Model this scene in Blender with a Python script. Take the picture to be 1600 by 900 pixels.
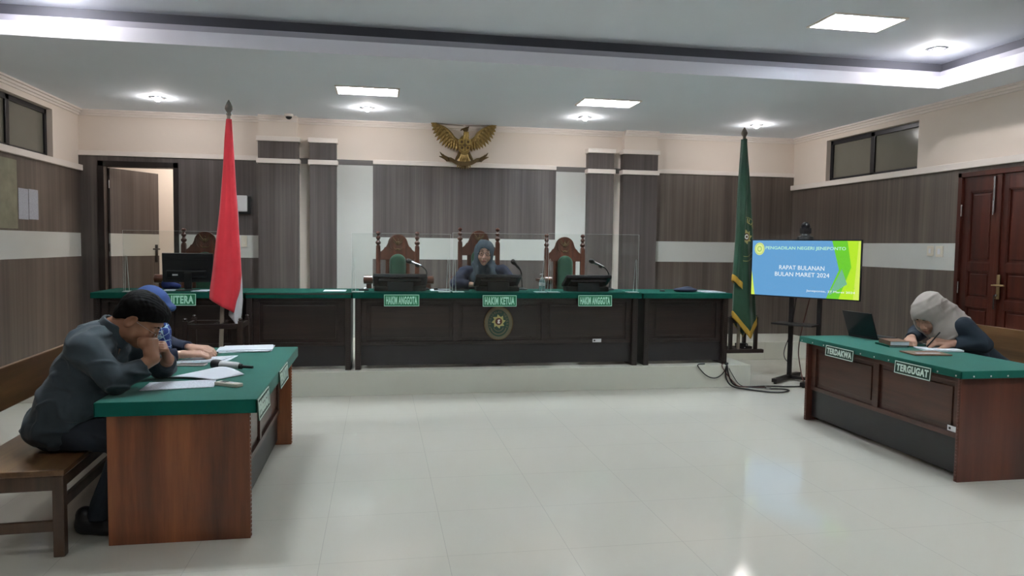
import bpy, bmesh, math, random
import numpy as np
from mathutils import Vector, Matrix, noise
from math import sin, cos, pi, radians as R

for _o in list(bpy.data.objects):
    bpy.data.objects.remove(_o)
SC = bpy.context.scene
COL = SC.collection
random.seed(7)

# ---------------------------------------------------------------- camera
FPX, EYE = 1150.0, 1.5
def _nrm(v): return v/np.linalg.norm(v)
_d = _nrm(np.array([-208., -70., FPX]))
_r = np.array([6352., 17., FPX]); _r = _nrm(_r-_d*(_r@_d))
_u = np.cross(_r, _d); _u = -_u if _u[1] > 0 else _u
CM = np.array([_r, _d, _u])              # rows: room axes seen from the camera
cam_data = bpy.data.cameras.new('camera')
cam = bpy.data.objects.new('camera', cam_data)
COL.objects.link(cam)
cam_data.sensor_width = 36.0
cam_data.lens = FPX/1600*36.0
cam_data.clip_end = 100
cx_, cy_, cz_ = CM[:, 0], -CM[:, 1], -CM[:, 2]
cam.matrix_world = Matrix(((cx_[0], cy_[0], cz_[0], 0), (cx_[1], cy_[1], cz_[1], 0), (cx_[2], cy_[2], cz_[2], EYE), (0, 0, 0, 1)))
SC.camera = cam
def at(x, y, Y):                          # a point of the room at depth Y
    v = CM@np.array([x-800., y-450., FPX]); return Vector((v*Y/v[1]+np.array([0, 0, EYE])).tolist())
def atz(x, y, z):
    v = CM@np.array([x-800., y-450., FPX]); return Vector((v*(z-EYE)/v[2]+np.array([0, 0, EYE])).tolist())

# ---------------------------------------------------------------- world, exposure
SC.view_settings.view_transform = 'Standard'
SC.view_settings.look = 'None'
SC.view_settings.gamma = 1
SC.view_settings.use_curve_mapping = False
SC.view_settings.exposure = 2.45
TUBE, BULB = 60.0, 125.0                  # strength of the fluorescent tubes and of the downlight bulbs
world = bpy.data.worlds.new('world'); SC.world = world; world.use_nodes = True
world.node_tree.nodes['Background'].inputs[0].default_value = (.55, .6, .65, 1)
world.node_tree.nodes['Background'].inputs[1].default_value = 0.15

# ---------------------------------------------------------------- materials
def srgb(r, g, b):
    f = lambda c: c/12.92 if c <= .04045 else ((c+.055)/1.055)**2.4
    return (f(r/255), f(g/255), f(b/255), 1)
def new_mat(name):
    m = bpy.data.materials.new(name); m.use_nodes = True
    return m, m.node_tree, m.node_tree.nodes['Principled BSDF']
def plain(name, col, rough=.5, metal=0., emit=None, es=0., spec=.5, noise_amt=.06, nscale=18, bump=0., bscale=200, trans=0., sheen=0.):
    m, t, b = new_mat(name)
    b.inputs['Roughness'].default_value = rough
    b.inputs['Metallic'].default_value = metal
    b.inputs['Specular IOR Level'].default_value = spec
    b.inputs['Transmission Weight'].default_value = trans
    if sheen:
        b.inputs['Sheen Weight'].default_value = sheen
    if noise_amt:
        tc = t.nodes.new('ShaderNodeTexCoord'); n = t.nodes.new('ShaderNodeTexNoise')
        n.inputs['Scale'].default_value = nscale; n.inputs['Detail'].default_value = 4
        t.links.new(tc.outputs['Object'], n.inputs['Vector'])
        mx = t.nodes.new('ShaderNodeMix'); mx.data_type = 'RGBA'
        c = col
        mx.inputs[6].default_value = tuple(max(0, v*(1-noise_amt*1.6)) for v in c[:3])+(1,)
        mx.inputs[7].default_value = tuple(min(1, v*(1+noise_amt*1.6)) for v in c[:3])+(1,)
        t.links.new(n.outputs['Fac'], mx.inputs[0]); t.links.new(mx.outputs[2], b.inputs['Base Color'])
    else:
        b.inputs['Base Color'].default_value = col
    if bump:
        tc = t.nodes.new('ShaderNodeTexCoord'); n2 = t.nodes.new('ShaderNodeTexNoise'); n2.inputs['Scale'].default_value = bscale
        t.links.new(tc.outputs['Object'], n2.inputs['Vector'])
        bp = t.nodes.new('ShaderNodeBump'); bp.inputs['Strength'].default_value = bump; bp.inputs['Distance'].default_value = .004
        t.links.new(n2.outputs['Fac'], bp.inputs['Height']); t.links.new(bp.outputs[0], b.inputs['Normal'])
    if emit:
        b.inputs['Emission Color'].default_value = emit; b.inputs['Emission Strength'].default_value = es
    return m
def grain(name, dark, mid, light, axis='z', rough=.4, fine=26., long=.7, big=2.2, coat=0., bump=.0):
    """wood grain: streaks that run along one axis of the object"""
    m, t, b = new_mat(name); N = t.nodes; L = t.links
    tc = N.new('ShaderNodeTexCoord')
    def stretched(s, l):
        mp = N.new('ShaderNodeMapping')
        v = [s, s, s]; v['xyz'.index(axis)] = l
        mp.inputs['Scale'].default_value = v
        L.new(tc.outputs['Object'], mp.inputs['Vector']); return mp
    n1 = N.new('ShaderNodeTexNoise'); n1.inputs['Scale'].default_value = 1; n1.inputs['Detail'].default_value = 5; n1.inputs['Roughness'].default_value = .65
    L.new(stretched(fine, long).outputs[0], n1.inputs['Vector'])
    n2 = N.new('ShaderNodeTexNoise'); n2.inputs['Scale'].default_value = 1; n2.inputs['Detail'].default_value = 2
    L.new(stretched(fine*big/12, long*.35).outputs[0], n2.inputs['Vector'])
    mth = N.new('ShaderNodeMath'); mth.operation = 'ADD'
    L.new(n1.outputs['Fac'], mth.inputs[0]); L.new(n2.outputs['Fac'], mth.inputs[1])
    hf = N.new('ShaderNodeMath'); hf.operation = 'MULTIPLY'; hf.inputs[1].default_value = .5
    L.new(mth.outputs[0], hf.inputs[0])
    cr = N.new('ShaderNodeValToRGB'); e = cr.color_ramp.elements
    e[0].position = .36; e[0].color = dark; e[1].position = .64; e[1].color = light
    k = e.new(.5); k.color = mid
    L.new(hf.outputs[0], cr.inputs[0]); L.new(cr.outputs[0], b.inputs['Base Color'])
    b.inputs['Roughness'].default_value = rough
    b.inputs['Coat Weight'].default_value = coat; b.inputs['Coat Roughness'].default_value = .15
    return m
M = {}
M['white_wall'] = plain('cream_paint', srgb(226, 213, 201), .7, noise_amt=.02, nscale=2)
M['white_trim'] = plain('white_trim_paint', srgb(230, 220, 212), .5, noise_amt=.01)
M['white_panel'] = plain('white_laminate', srgb(192, 193, 188), .4, noise_amt=.02, nscale=3)
M['grey_band'] = plain('grey_laminate', srgb(122, 116, 112), .5, noise_amt=.03)
M['ceiling'] = plain('ceiling_paint', srgb(232, 238, 246), .8, noise_amt=.015, nscale=1.5)
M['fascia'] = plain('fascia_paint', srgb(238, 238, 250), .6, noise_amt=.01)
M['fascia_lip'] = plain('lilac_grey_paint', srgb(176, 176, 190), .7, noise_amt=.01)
M['cove'] = plain('dark_cove_grey', srgb(92, 94, 104), .8, noise_amt=.01)  # one darker, even grey for the recess faces behind the lip
M['laminate'] = grain('grey_brown_laminate', srgb(88, 78, 75), srgb(107, 97, 94), srgb(132, 121, 116), 'z', .45, 30., .45)
M['laminate_warm'] = grain('brown_laminate', srgb(84, 74, 68), srgb(104, 92, 84), srgb(124, 112, 102), 'z', .45, 30., .45)
M['walnut'] = grain('dark_walnut', srgb(30, 20, 17), srgb(46, 32, 27), srgb(64, 45, 37), 'x', .38, 22., 1.2, coat=.15)
M['walnut_z'] = grain('dark_walnut_upright', srgb(30, 21, 18), srgb(48, 34, 29), srgb(66, 47, 39), 'z', .38, 22., 1.2, coat=.15)
M['teak'] = grain('red_brown_wood', srgb(58, 32, 24), srgb(84, 48, 36), srgb(106, 62, 44), 'y', .38, 16., .9, coat=.15)
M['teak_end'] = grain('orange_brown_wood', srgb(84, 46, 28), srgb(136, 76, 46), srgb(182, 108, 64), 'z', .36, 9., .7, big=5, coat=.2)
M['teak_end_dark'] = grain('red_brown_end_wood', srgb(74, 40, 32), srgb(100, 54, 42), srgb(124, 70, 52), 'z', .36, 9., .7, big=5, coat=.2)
M['kick'] = plain('black_brown_kickboard', srgb(44, 38, 40), .42, noise_amt=.08, nscale=6)
M['chair_wood'] = grain('carved_chair_wood', srgb(58, 28, 18), srgb(88, 44, 28), srgb(118, 62, 40), 'z', .28, 24., 2, coat=.4)
M['bench_wood'] = grain('bench_wood', srgb(74, 50, 28), srgb(108, 76, 46), srgb(140, 106, 70), 'y', .32, 14., .8, coat=.3)
M['bench_leg'] = grain('bench_leg_wood', srgb(58, 40, 30), srgb(84, 60, 44), srgb(106, 78, 58), 'z', .36, 14., .8, coat=.2)
M['door_wood'] = grain('mahogany_door', srgb(60, 24, 16), srgb(88, 36, 24), srgb(108, 48, 32), 'z', .32, 16., .8, coat=.3)
M['door_frame'] = grain('dark_door_frame', srgb(28, 18, 18), srgb(40, 28, 26), srgb(54, 38, 34), 'z', .4, 20., 1)
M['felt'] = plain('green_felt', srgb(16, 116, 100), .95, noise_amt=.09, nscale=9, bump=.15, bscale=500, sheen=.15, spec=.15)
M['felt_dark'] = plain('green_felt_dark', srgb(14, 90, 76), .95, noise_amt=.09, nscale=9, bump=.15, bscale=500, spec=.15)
M['sign_green'] = plain('sign_green', srgb(20, 122, 78), .5, noise_amt=.03)
M['sign_dark'] = plain('sign_dark_green', srgb(18, 70, 52), .5, noise_amt=.03)
M['sign_mint'] = plain('sign_mint', srgb(176, 226, 204), .5, noise_amt=.02)
M['sign_white'] = plain('sign_white', srgb(214, 232, 222), .5, noise_amt=.02)
M['paper'] = plain('paper', srgb(222, 226, 236), .8, noise_amt=.015, nscale=30)
def lined_paper(name, base, ink, scale=95., axis='x', depth=.5):
    m, t, b = new_mat(name); N = t.nodes; L = t.links
    tc = N.new('ShaderNodeTexCoord'); w = N.new('ShaderNodeTexWave'); w.bands_direction = axis.upper(); w.inputs['Scale'].default_value = scale/6.28
    n = N.new('ShaderNodeTexNoise'); n.inputs['Scale'].default_value = 90
    L.new(tc.outputs['Object'], w.inputs['Vector']); L.new(tc.outputs['Object'], n.inputs['Vector'])
    g = N.new('ShaderNodeMath'); g.operation = 'GREATER_THAN'; g.inputs[1].default_value = .7; L.new(w.outputs['Fac'], g.inputs[0])
    g2 = N.new('ShaderNodeMath'); g2.operation = 'GREATER_THAN'; g2.inputs[1].default_value = .48; L.new(n.outputs['Fac'], g2.inputs[0])
    mu = N.new('ShaderNodeMath'); mu.operation = 'MULTIPLY'; L.new(g.outputs[0], mu.inputs[0]); L.new(g2.outputs[0], mu.inputs[1])
    m2 = N.new('ShaderNodeMath'); m2.operation = 'MULTIPLY'; m2.inputs[1].default_value = depth; L.new(mu.outputs[0], m2.inputs[0])
    mx = N.new('ShaderNodeMix'); mx.data_type = 'RGBA'; mx.inputs[6].default_value = base; mx.inputs[7].default_value = ink
    L.new(m2.outputs[0], mx.inputs[0]); L.new(mx.outputs[2], b.inputs['Base Color']); b.inputs['Roughness'].default_value = .8
    return m
M['print'] = lined_paper('printed_paper', srgb(214, 218, 228), srgb(110, 115, 130), 600, 'y', .55)
M['print_wall'] = lined_paper('printed_notice', srgb(212, 214, 224), srgb(110, 112, 128), 420, 'z', .6)
M['cover_brown'] = plain('brown_book_cover', srgb(120, 88, 70), .5, noise_amt=.25, nscale=30)
M['black'] = plain('black_plastic', srgb(26, 27, 31), .42, noise_amt=.05)
M['blackm'] = plain('black_metal', srgb(34, 31, 32), .38, metal=.4, noise_amt=.05)
M['dark_grey'] = plain('charcoal_plastic', srgb(46, 52, 62), .5, noise_amt=.05)
M['monitor'] = plain('monitor_back_plastic', srgb(22, 27, 34), .35, noise_amt=.04)
M['chrome'] = plain('chrome', srgb(200, 200, 205), .2, metal=1, noise_amt=0)
M['brass'] = plain('aged_brass', srgb(170, 150, 110), .35, metal=.9, noise_amt=.1)
M['gold'] = plain('gilded_wood', srgb(160, 134, 80), .38, metal=.55, noise_amt=.3, nscale=26, bump=.4, bscale=90)
M['gold_dark'] = plain('dull_gilding', srgb(122, 98, 60), .45, metal=.5, noise_amt=.3, nscale=20)
M['gold_bright'] = plain('bright_gilding', srgb(196, 166, 98), .32, metal=.6, noise_amt=.2, nscale=30, bump=.5, bscale=120)
M['red_cloth'] = plain('red_cloth', srgb(200, 34, 48), .75, noise_amt=.05, nscale=12, bump=.15, bscale=300, sheen=.2)
M['white_cloth'] = plain('white_cloth', srgb(218, 216, 220), .8, noise_amt=.03)
M['green_cloth'] = plain('green_satin', srgb(14, 92, 56), .55, noise_amt=.06, nscale=10, sheen=.3)
M['fringe'] = plain('yellow_fringe', srgb(206, 160, 52), .7, noise_amt=.2, nscale=160)
M['emblem_gold'] = plain('embroidered_gold', srgb(196, 184, 118), .6, noise_amt=.1, nscale=80)
M['emblem_white'] = plain('embroidered_white', srgb(226, 226, 220), .6, noise_amt=0)
M['emblem_green'] = plain('seal_green', srgb(24, 56, 44), .5, noise_amt=.08)
M['emblem_tan'] = plain('seal_tan', srgb(112, 102, 76), .5, noise_amt=.1)
M['emblem_maroon'] = plain('seal_maroon', srgb(78, 34, 20), .5, noise_amt=.1)
M['pole'] = plain('silver_pole', srgb(150, 138, 126), .4, metal=.3, noise_amt=.08)
M['pole_tip'] = plain('pewter_finial', srgb(120, 112, 106), .35, metal=.6, noise_amt=.1)
M['skin_man'] = plain('brown_skin', srgb(168, 118, 90), .5, noise_amt=.06, nscale=16)
M['skin_light'] = plain('light_brown_skin', srgb(196, 150, 128), .5, noise_amt=.05, nscale=16)
M['lip'] = plain('lips', srgb(150, 92, 82), .45, noise_amt=.05)
M['hair'] = plain('black_hair', srgb(11, 10, 11), .7, spec=.12, noise_amt=.2, nscale=90, bump=.3, bscale=220)
M['shirt'] = plain('slate_shirt_cloth', srgb(58, 71, 80), .8, noise_amt=.06, nscale=6, bump=.25, bscale=30, sheen=.1)
M['trousers'] = plain('dark_blue_trouser_cloth', srgb(40, 50, 62), .85, noise_amt=.06, nscale=6, bump=.2, bscale=30)
M['shoe'] = plain('black_leather', srgb(22, 22, 26), .4, noise_amt=.05)
M['navy'] = plain('navy_cloth', srgb(40, 50, 78), .85, noise_amt=.06, nscale=6, bump=.25, bscale=30)
M['navy_dark'] = plain('dark_teal_navy_cloth', srgb(38, 54, 70), .85, noise_amt=.06, nscale=6, bump=.25, bscale=30)
M['hijab_blue'] = plain('blue_hijab_cloth', srgb(50, 86, 156), .75, noise_amt=.06, nscale=8)
M['hijab_teal'] = plain('slate_hijab_cloth', srgb(54, 74, 88), .8, noise_amt=.06, nscale=8)
M['hijab_grey'] = plain('taupe_hijab_cloth', srgb(168, 158, 152), .8, noise_amt=.05, nscale=8)
M['eye_white'] = plain('eye_white', srgb(214, 208, 200), .3, noise_amt=0)
M['switch'] = plain('switch_plastic', srgb(206, 198, 182), .4, noise_amt=0)
M['device_white'] = plain('white_device_plastic', srgb(206, 206, 208), .4, noise_amt=0)
M['phone'] = plain('phone_pink', srgb(196, 176, 176), .4, noise_amt=0)
M['remote'] = plain('remote_cream', srgb(206, 200, 186), .45, noise_amt=0)
M['cushion_green'] = plain('green_cushion', srgb(22, 96, 62), .8, noise_amt=.08, nscale=10, sheen=.2)  # upholstery colour of the chairs, no emission
M['alum'] = plain('black_aluminium', srgb(30, 30, 36), .35, metal=.3, noise_amt=0)
M['pane'] = plain('filmed_glass', srgb(108, 106, 96), .12, noise_amt=.1, nscale=1.3)
M['blue_cloth'] = plain('royal_blue_cloth', srgb(34, 52, 120), .8, noise_amt=.05)
M['map_green'] = plain('map_sheet', srgb(140, 142, 118), .35, noise_amt=.35, nscale=7)
M['bottle'] = plain('clear_bottle', srgb(210, 225, 230), .1, trans=.8, noise_amt=0)
M['tube'] = plain('fluorescent_tube', (0.8, .9, 1, 1), .3, emit=(.90, .97, 1, 1), es=TUBE, noise_amt=0)
M['bulb'] = plain('downlight_bulb', (1, 1, 1, 1), .3, emit=(1, .95, .93, 1), es=BULB, noise_amt=0)
M['passage_bulb'] = plain('passage_bulb', (1, 1, 1, 1), .3, emit=(1, .95, .9, 1), es=40, noise_amt=0)
M['reflector'] = plain('white_reflector', srgb(214, 226, 232), .35, metal=.3, noise_amt=0)
def acrylic():
    m = bpy.data.materials.new('clear_acrylic'); m.use_nodes = True; t = m.node_tree; t.nodes.clear()
    o = t.nodes.new('ShaderNodeOutputMaterial'); mx = t.nodes.new('ShaderNodeMixShader')
    a = t.nodes.new('ShaderNodeBsdfTransparent'); g = t.nodes.new('ShaderNodeBsdfGlossy'); g.inputs['Roughness'].default_value = .03
    a.inputs[0].default_value = (.965, .985, .98, 1)
    fr = t.nodes.new('ShaderNodeFresnel'); fr.inputs['IOR'].default_value = 1.4
    t.links.new(fr.outputs[0], mx.inputs[0]); t.links.new(a.outputs[0], mx.inputs[1]); t.links.new(g.outputs[0], mx.inputs[2]); t.links.new(mx.outputs[0], o.inputs[0])
    return m
M['acrylic'] = acrylic()
M['acrylic_edge'] = plain('acrylic_edge', srgb(214, 222, 220), .3, noise_amt=0, trans=.2)
def tile_floor(name, ox, oy, step, base, rough):
    m, t, b = new_mat(name); N = t.nodes; L = t.links
    geo = N.new('ShaderNodeNewGeometry'); sp = N.new('ShaderNodeSeparateXYZ'); L.new(geo.outputs['Position'], sp.inputs[0])
    outs = []
    for ax, off in (('X', ox), ('Y', oy)):
        s = N.new('ShaderNodeMath'); s.operation = 'SUBTRACT'; s.inputs[1].default_value = off-50*step-step*.5; L.new(sp.outputs[ax], s.inputs[0])
        d = N.new('ShaderNodeMath'); d.operation = 'DIVIDE'; d.inputs[1].default_value = step; L.new(s.outputs[0], d.inputs[0])
        f = N.new('ShaderNodeMath'); f.operation = 'FRACT'; L.new(d.outputs[0], f.inputs[0])
        c = N.new('ShaderNodeMath'); c.operation = 'COMPARE'; c.inputs[1].default_value = .5; c.inputs[2].default_value = .0020; L.new(f.outputs[0], c.inputs[0])
        outs.append(c)
    mxx = N.new('ShaderNodeMath'); mxx.operation = 'MAXIMUM'; L.new(outs[0].outputs[0], mxx.inputs[0]); L.new(outs[1].outputs[0], mxx.inputs[1])
    n = N.new('ShaderNodeTexNoise'); n.inputs['Scale'].default_value = 1.1; L.new(geo.outputs['Position'], n.inputs['Vector'])
    m0 = N.new('ShaderNodeMix'); m0.data_type = 'RGBA'; m0.inputs[6].default_value = tuple(v*.97 for v in base[:3])+(1,); m0.inputs[7].default_value = tuple(v*1.03 for v in base[:3])+(1,)
    L.new(n.outputs['Fac'], m0.inputs[0])
    mc = N.new('ShaderNodeMix'); mc.data_type = 'RGBA'; L.new(m0.outputs[2], mc.inputs[6]); mc.inputs[7].default_value = tuple(v*.72 for v in base[:3])+(1,)
    L.new(mxx.outputs[0], mc.inputs[0]); L.new(mc.outputs[2], b.inputs['Base Color'])
    b.inputs['Roughness'].default_value = rough; b.inputs['Specular IOR Level'].default_value = .5
    return m
M['floor'] = tile_floor('polished_floor_tiles', 1.53, 4.06, .6, srgb(210, 207, 196), .09)
M['dais'] = tile_floor('dais_tiles', 1.53, 7.31+.6, .6, srgb(234, 234, 220), .25)

def dim(f, *names):
    for k in names:
        t = M[k].node_tree
        for n in t.nodes:
            if n.type == 'VALTORGB':
                for e in n.color_ramp.elements: e.color = tuple(v*f for v in e.color[:3])+(1,)
            elif n.type == 'MIX' and n.data_type == 'RGBA':
                for i in (6, 7): n.inputs[i].default_value = tuple(v*f for v in n.inputs[i].default_value[:3])+(1,)
dim(.57, 'laminate', 'walnut', 'walnut_z', 'kick', 'door_wood', 'door_frame', 'grey_band', 'monitor', 'black', 'dark_grey')
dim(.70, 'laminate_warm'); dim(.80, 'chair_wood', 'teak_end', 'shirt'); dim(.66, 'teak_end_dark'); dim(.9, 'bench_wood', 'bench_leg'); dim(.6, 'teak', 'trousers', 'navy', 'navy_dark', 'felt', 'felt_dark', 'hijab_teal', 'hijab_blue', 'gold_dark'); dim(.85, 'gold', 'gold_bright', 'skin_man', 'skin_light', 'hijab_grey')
dim(.4, 'green_cloth', 'cushion_green'); dim(.95, 'shirt', 'kick', 'walnut', 'walnut_z'); dim(.9, 'paper', 'print', 'cover_brown', 'sign_green'); dim(.7, 'fringe', 'print_wall', 'map_green', 'sign_dark', 'emblem_tan', 'emblem_gold', 'white_cloth')
# ---------------------------------------------------------------- mesh helpers
def frame_from(d):
    d = Vector(d).normalized(); a = Vector((0, 0, 1)) if abs(d.z) < .9 else Vector((1, 0, 0))
    s = d.cross(a).normalized(); t = s.cross(d).normalized()
    return s, t, d
class MB:
    def __init__(self, *mats):
        self.v = []; self.f = []; self.mi = []; self.mats = list(mats)
    def add(self, vs, fs, mi=0, mtx=None):
        o = len(self.v)
        self.v += [tuple(mtx@Vector(p)) if mtx is not None else tuple(p) for p in vs]
        self.f += [tuple(i+o for i in f) for f in fs]; self.mi += [mi]*len(fs); return self
    def bm(self, b, mi=0, mtx=None):
        b.verts.index_update()
        self.add([v.co.copy() for v in b.verts], [[v.index for v in f.verts] for f in b.faces], mi, mtx); b.free(); return self
    def box(self, a, c, bev=0., mi=0, mtx=None):
        b = bmesh.new(); bmesh.ops.create_cube(b, size=1)
        for v in b.verts:
            v.co = Vector([(a[i]+c[i])/2+v.co[i]*(c[i]-a[i]) for i in range(3)])
        if bev:
            bmesh.ops.bevel(b, geom=list(b.edges), offset=bev, segments=2, affect='EDGES', profile=.6)
        return self.bm(b, mi, mtx)
    def cyl(self, p0, p1, r0, r1=None, n=16, mi=0, cap=True, mtx=None):
        r1 = r0 if r1 is None else r1
        p0, p1 = Vector(p0), Vector(p1); s, t, d = frame_from(p1-p0)
        vs = [p0+(s*cos(2*pi*i/n)+t*sin(2*pi*i/n))*r0 for i in range(n)]+[p1+(s*cos(2*pi*i/n)+t*sin(2*pi*i/n))*r1 for i in range(n)]
        fs = [(i, i+n, (i+1) % n+n, (i+1) % n) for i in range(n)]
        if cap: fs += [tuple(range(n)), tuple(range(2*n-1, n-1, -1))]
        return self.add(vs, fs, mi, mtx)
    def lathe(self, prof, o=(0, 0, 0), n=20, mi=0, axis=(0, 0, 1), mtx=None):
        s, t, d = frame_from(axis); o = Vector(o); vs = []; fs = []
        for r, z in prof:
            vs += [o+d*z+(s*cos(2*pi*i/n)+t*sin(2*pi*i/n))*max(r, 1e-4) for i in range(n)]
        for k in range(len(prof)-1):
            fs += [(k*n+i, (k+1)*n+i, (k+1)*n+(i+1) % n, k*n+(i+1) % n) for i in range(n)]
        fs += [tuple(range(n)), tuple(range(len(prof)*n-1, (len(prof)-1)*n-1, -1))]
        return self.add(vs, fs, mi, mtx)
    def prism(self, pts, y0, y1, mi=0, bev=0., mtx=None):
        """outline in (x, z) pulled from y0 to y1"""
        b = bmesh.new(); vs = [b.verts.new((p[0], y0, p[1])) for p in pts]
        f = b.faces.new(vs); ex = bmesh.ops.extrude_face_region(b, geom=[f])
        for e in ex['geom']:
            if isinstance(e, bmesh.types.BMVert): e.co.y = y1
        bmesh.ops.recalc_face_normals(b, faces=list(b.faces))
        if bev:
            ed = [e for e in b.edges if abs(e.verts[0].co.y-e.verts[1].co.y) < 1e-6]
            bmesh.ops.bevel(b, geom=ed, offset=bev, segments=2, affect='EDGES', profile=.6)
        return self.bm(b, mi, mtx)
    def tube(self, pts, r, n=8, mi=0, mtx=None, smooth=0):
        pts = [Vector(p) for p in pts]
        for _ in range(smooth):
            q = [pts[0]]
            for a, c in zip(pts[:-1], pts[1:]): q += [a*.75+c*.25, a*.25+c*.75]
            pts = q+[pts[-1]]
        rs = r if isinstance(r, (list, tuple)) else None
        vs = []; fs = []; up = None
        for i, p in enumerate(pts):
            d = (pts[min(i+1, len(pts)-1)]-pts[max(i-1, 0)])
            if d.length < 1e-9: d = Vector((0, 0, 1))
            d.normalize()
            if up is None:
                s, t, _ = frame_from(d)
            else:
                t = (up-d*up.dot(d)).normalized(); s = d.cross(t)
            up = t
            rr = (rs[0]+(rs[1]-rs[0])*i/(len(pts)-1)) if rs else r
            vs += [p+(s*cos(2*pi*k/n)+t*sin(2*pi*k/n))*rr for k in range(n)]
        for j in range(len(pts)-1):
            fs += [(j*n+k, j*n+(k+1) % n, (j+1)*n+(k+1) % n, (j+1)*n+k) for k in range(n)]
        fs += [tuple(range(n-1, -1, -1)), tuple(range((len(pts)-1)*n, len(pts)*n))]
        return self.add(vs, fs, mi, mtx)
    def ell(self, c, r, mi=0, seg=16, rings=10, mtx=None):
        b = bmesh.new(); bmesh.ops.create_uvsphere(b, u_segments=seg, v_segments=rings, radius=1)
        for v in b.verts: v.co = Vector((c[0]+v.co.x*r[0], c[1]+v.co.y*r[1], c[2]+v.co.z*r[2]))
        return self.bm(b, mi, mtx)
    def obj(self, name, parent=None, mat=None, smooth=False, loc=None, rz=0., auto=True):
        me = bpy.data.meshes.new(name); off = Vector((0, 0, 0))
        if parent is not None:
            p = parent
            while p is not None: off += Vector(p.location); p = p.parent
        if loc is not None: off += Vector(loc)
        me.from_pydata([tuple(Vector(v)-off) for v in self.v], [], self.f)
        mats = [M[mat]] if mat else [M[k] for k in self.mats]
        for m in mats: me.materials.append(m)
        if len(mats) > 1: me.polygons.foreach_set('material_index', self.mi)
        bm_ = bmesh.new(); bm_.from_mesh(me); bmesh.ops.recalc_face_normals(bm_, faces=list(bm_.faces)); bm_.to_mesh(me); bm_.free()
        if smooth:
            me.polygons.foreach_set('use_smooth', [True]*len(me.polygons))
            if auto:
                try: me.set_sharp_from_angle(angle=R(42))
                except Exception: pass
        me.update()
        o = bpy.data.objects.new(name, me); COL.objects.link(o)
        if parent is not None: o.parent = parent
        if loc is not None: o.location = loc
        o.rotation_euler[2] = rz
        return o
def thing(name, label, cat, loc=(0, 0, 0), rz=0., group=None):
    o = bpy.data.objects.new(name, None); COL.objects.link(o); o.empty_display_size = .1
    o.location = loc; o.rotation_euler[2] = rz
    tag(o, label, cat, group); return o
def tag(o, label, cat, group=None, kind=None):
    o['label'] = label; o['category'] = cat
    if group: o['group'] = group
    if kind: o['kind'] = kind
    return o
def struct(o, kind='structure'):
    o['kind'] = kind; return o
def copy_tree(o, parent=None):
    c = o.copy(); COL.objects.link(c); c.parent = parent
    for ch in [x for x in list(bpy.data.objects) if x.parent == o]:
        copy_tree(ch, c)
    return c
def text_geo(s, bold=.0, depth=.004, spacing=1.0):
    cu = bpy.data.curves.new('letters', 'FONT'); cu.body = s; cu.size = 1; cu.offset = bold; cu.extrude = depth; cu.space_character = spacing
    cu.resolution_u = 3
    o = bpy.data.objects.new('letters', cu); COL.objects.link(o)
    bpy.context.view_layer.update()
    dg = bpy.context.evaluated_depsgraph_get(); me = bpy.data.meshes.new_from_object(o.evaluated_get(dg))
    vs = [v.co.copy() for v in me.vertices]; fs = [tuple(p.vertices) for p in me.polygons]
    bpy.data.objects.remove(o); bpy.data.curves.remove(cu); bpy.data.meshes.remove(me)
    xs = [v.x for v in vs]; ys = [v.y for v in vs]
    return vs, fs, (min(xs), max(xs), min(ys), max(ys))
def put_text(mb, s, x0, x1, y0, y1, z=0., mi=0, bold=.0, depth=.002, mtx=None, fmap=None, spacing=1.):
    """fit the words in a rectangle of the plane z"""
    vs, fs, (a, b, c, d) = text_geo(s, bold, .5, spacing)
    out = [Vector((x0+(v.x-a)/(b-a)*(x1-x0), y0+(v.y-c)/(d-c)*(y1-y0), z+v.z*2*depth)) for v in vs]
    if fmap: out = [fmap(p) for p in out]
    mb.add(out, fs, mi, mtx)
UPR = Matrix(((1, 0, 0, 0), (0, 0, -1, 0), (0, 1, 0, 0), (0, 0, 0, 1)))   # plane z=0 stood up, its front to -Y

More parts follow.
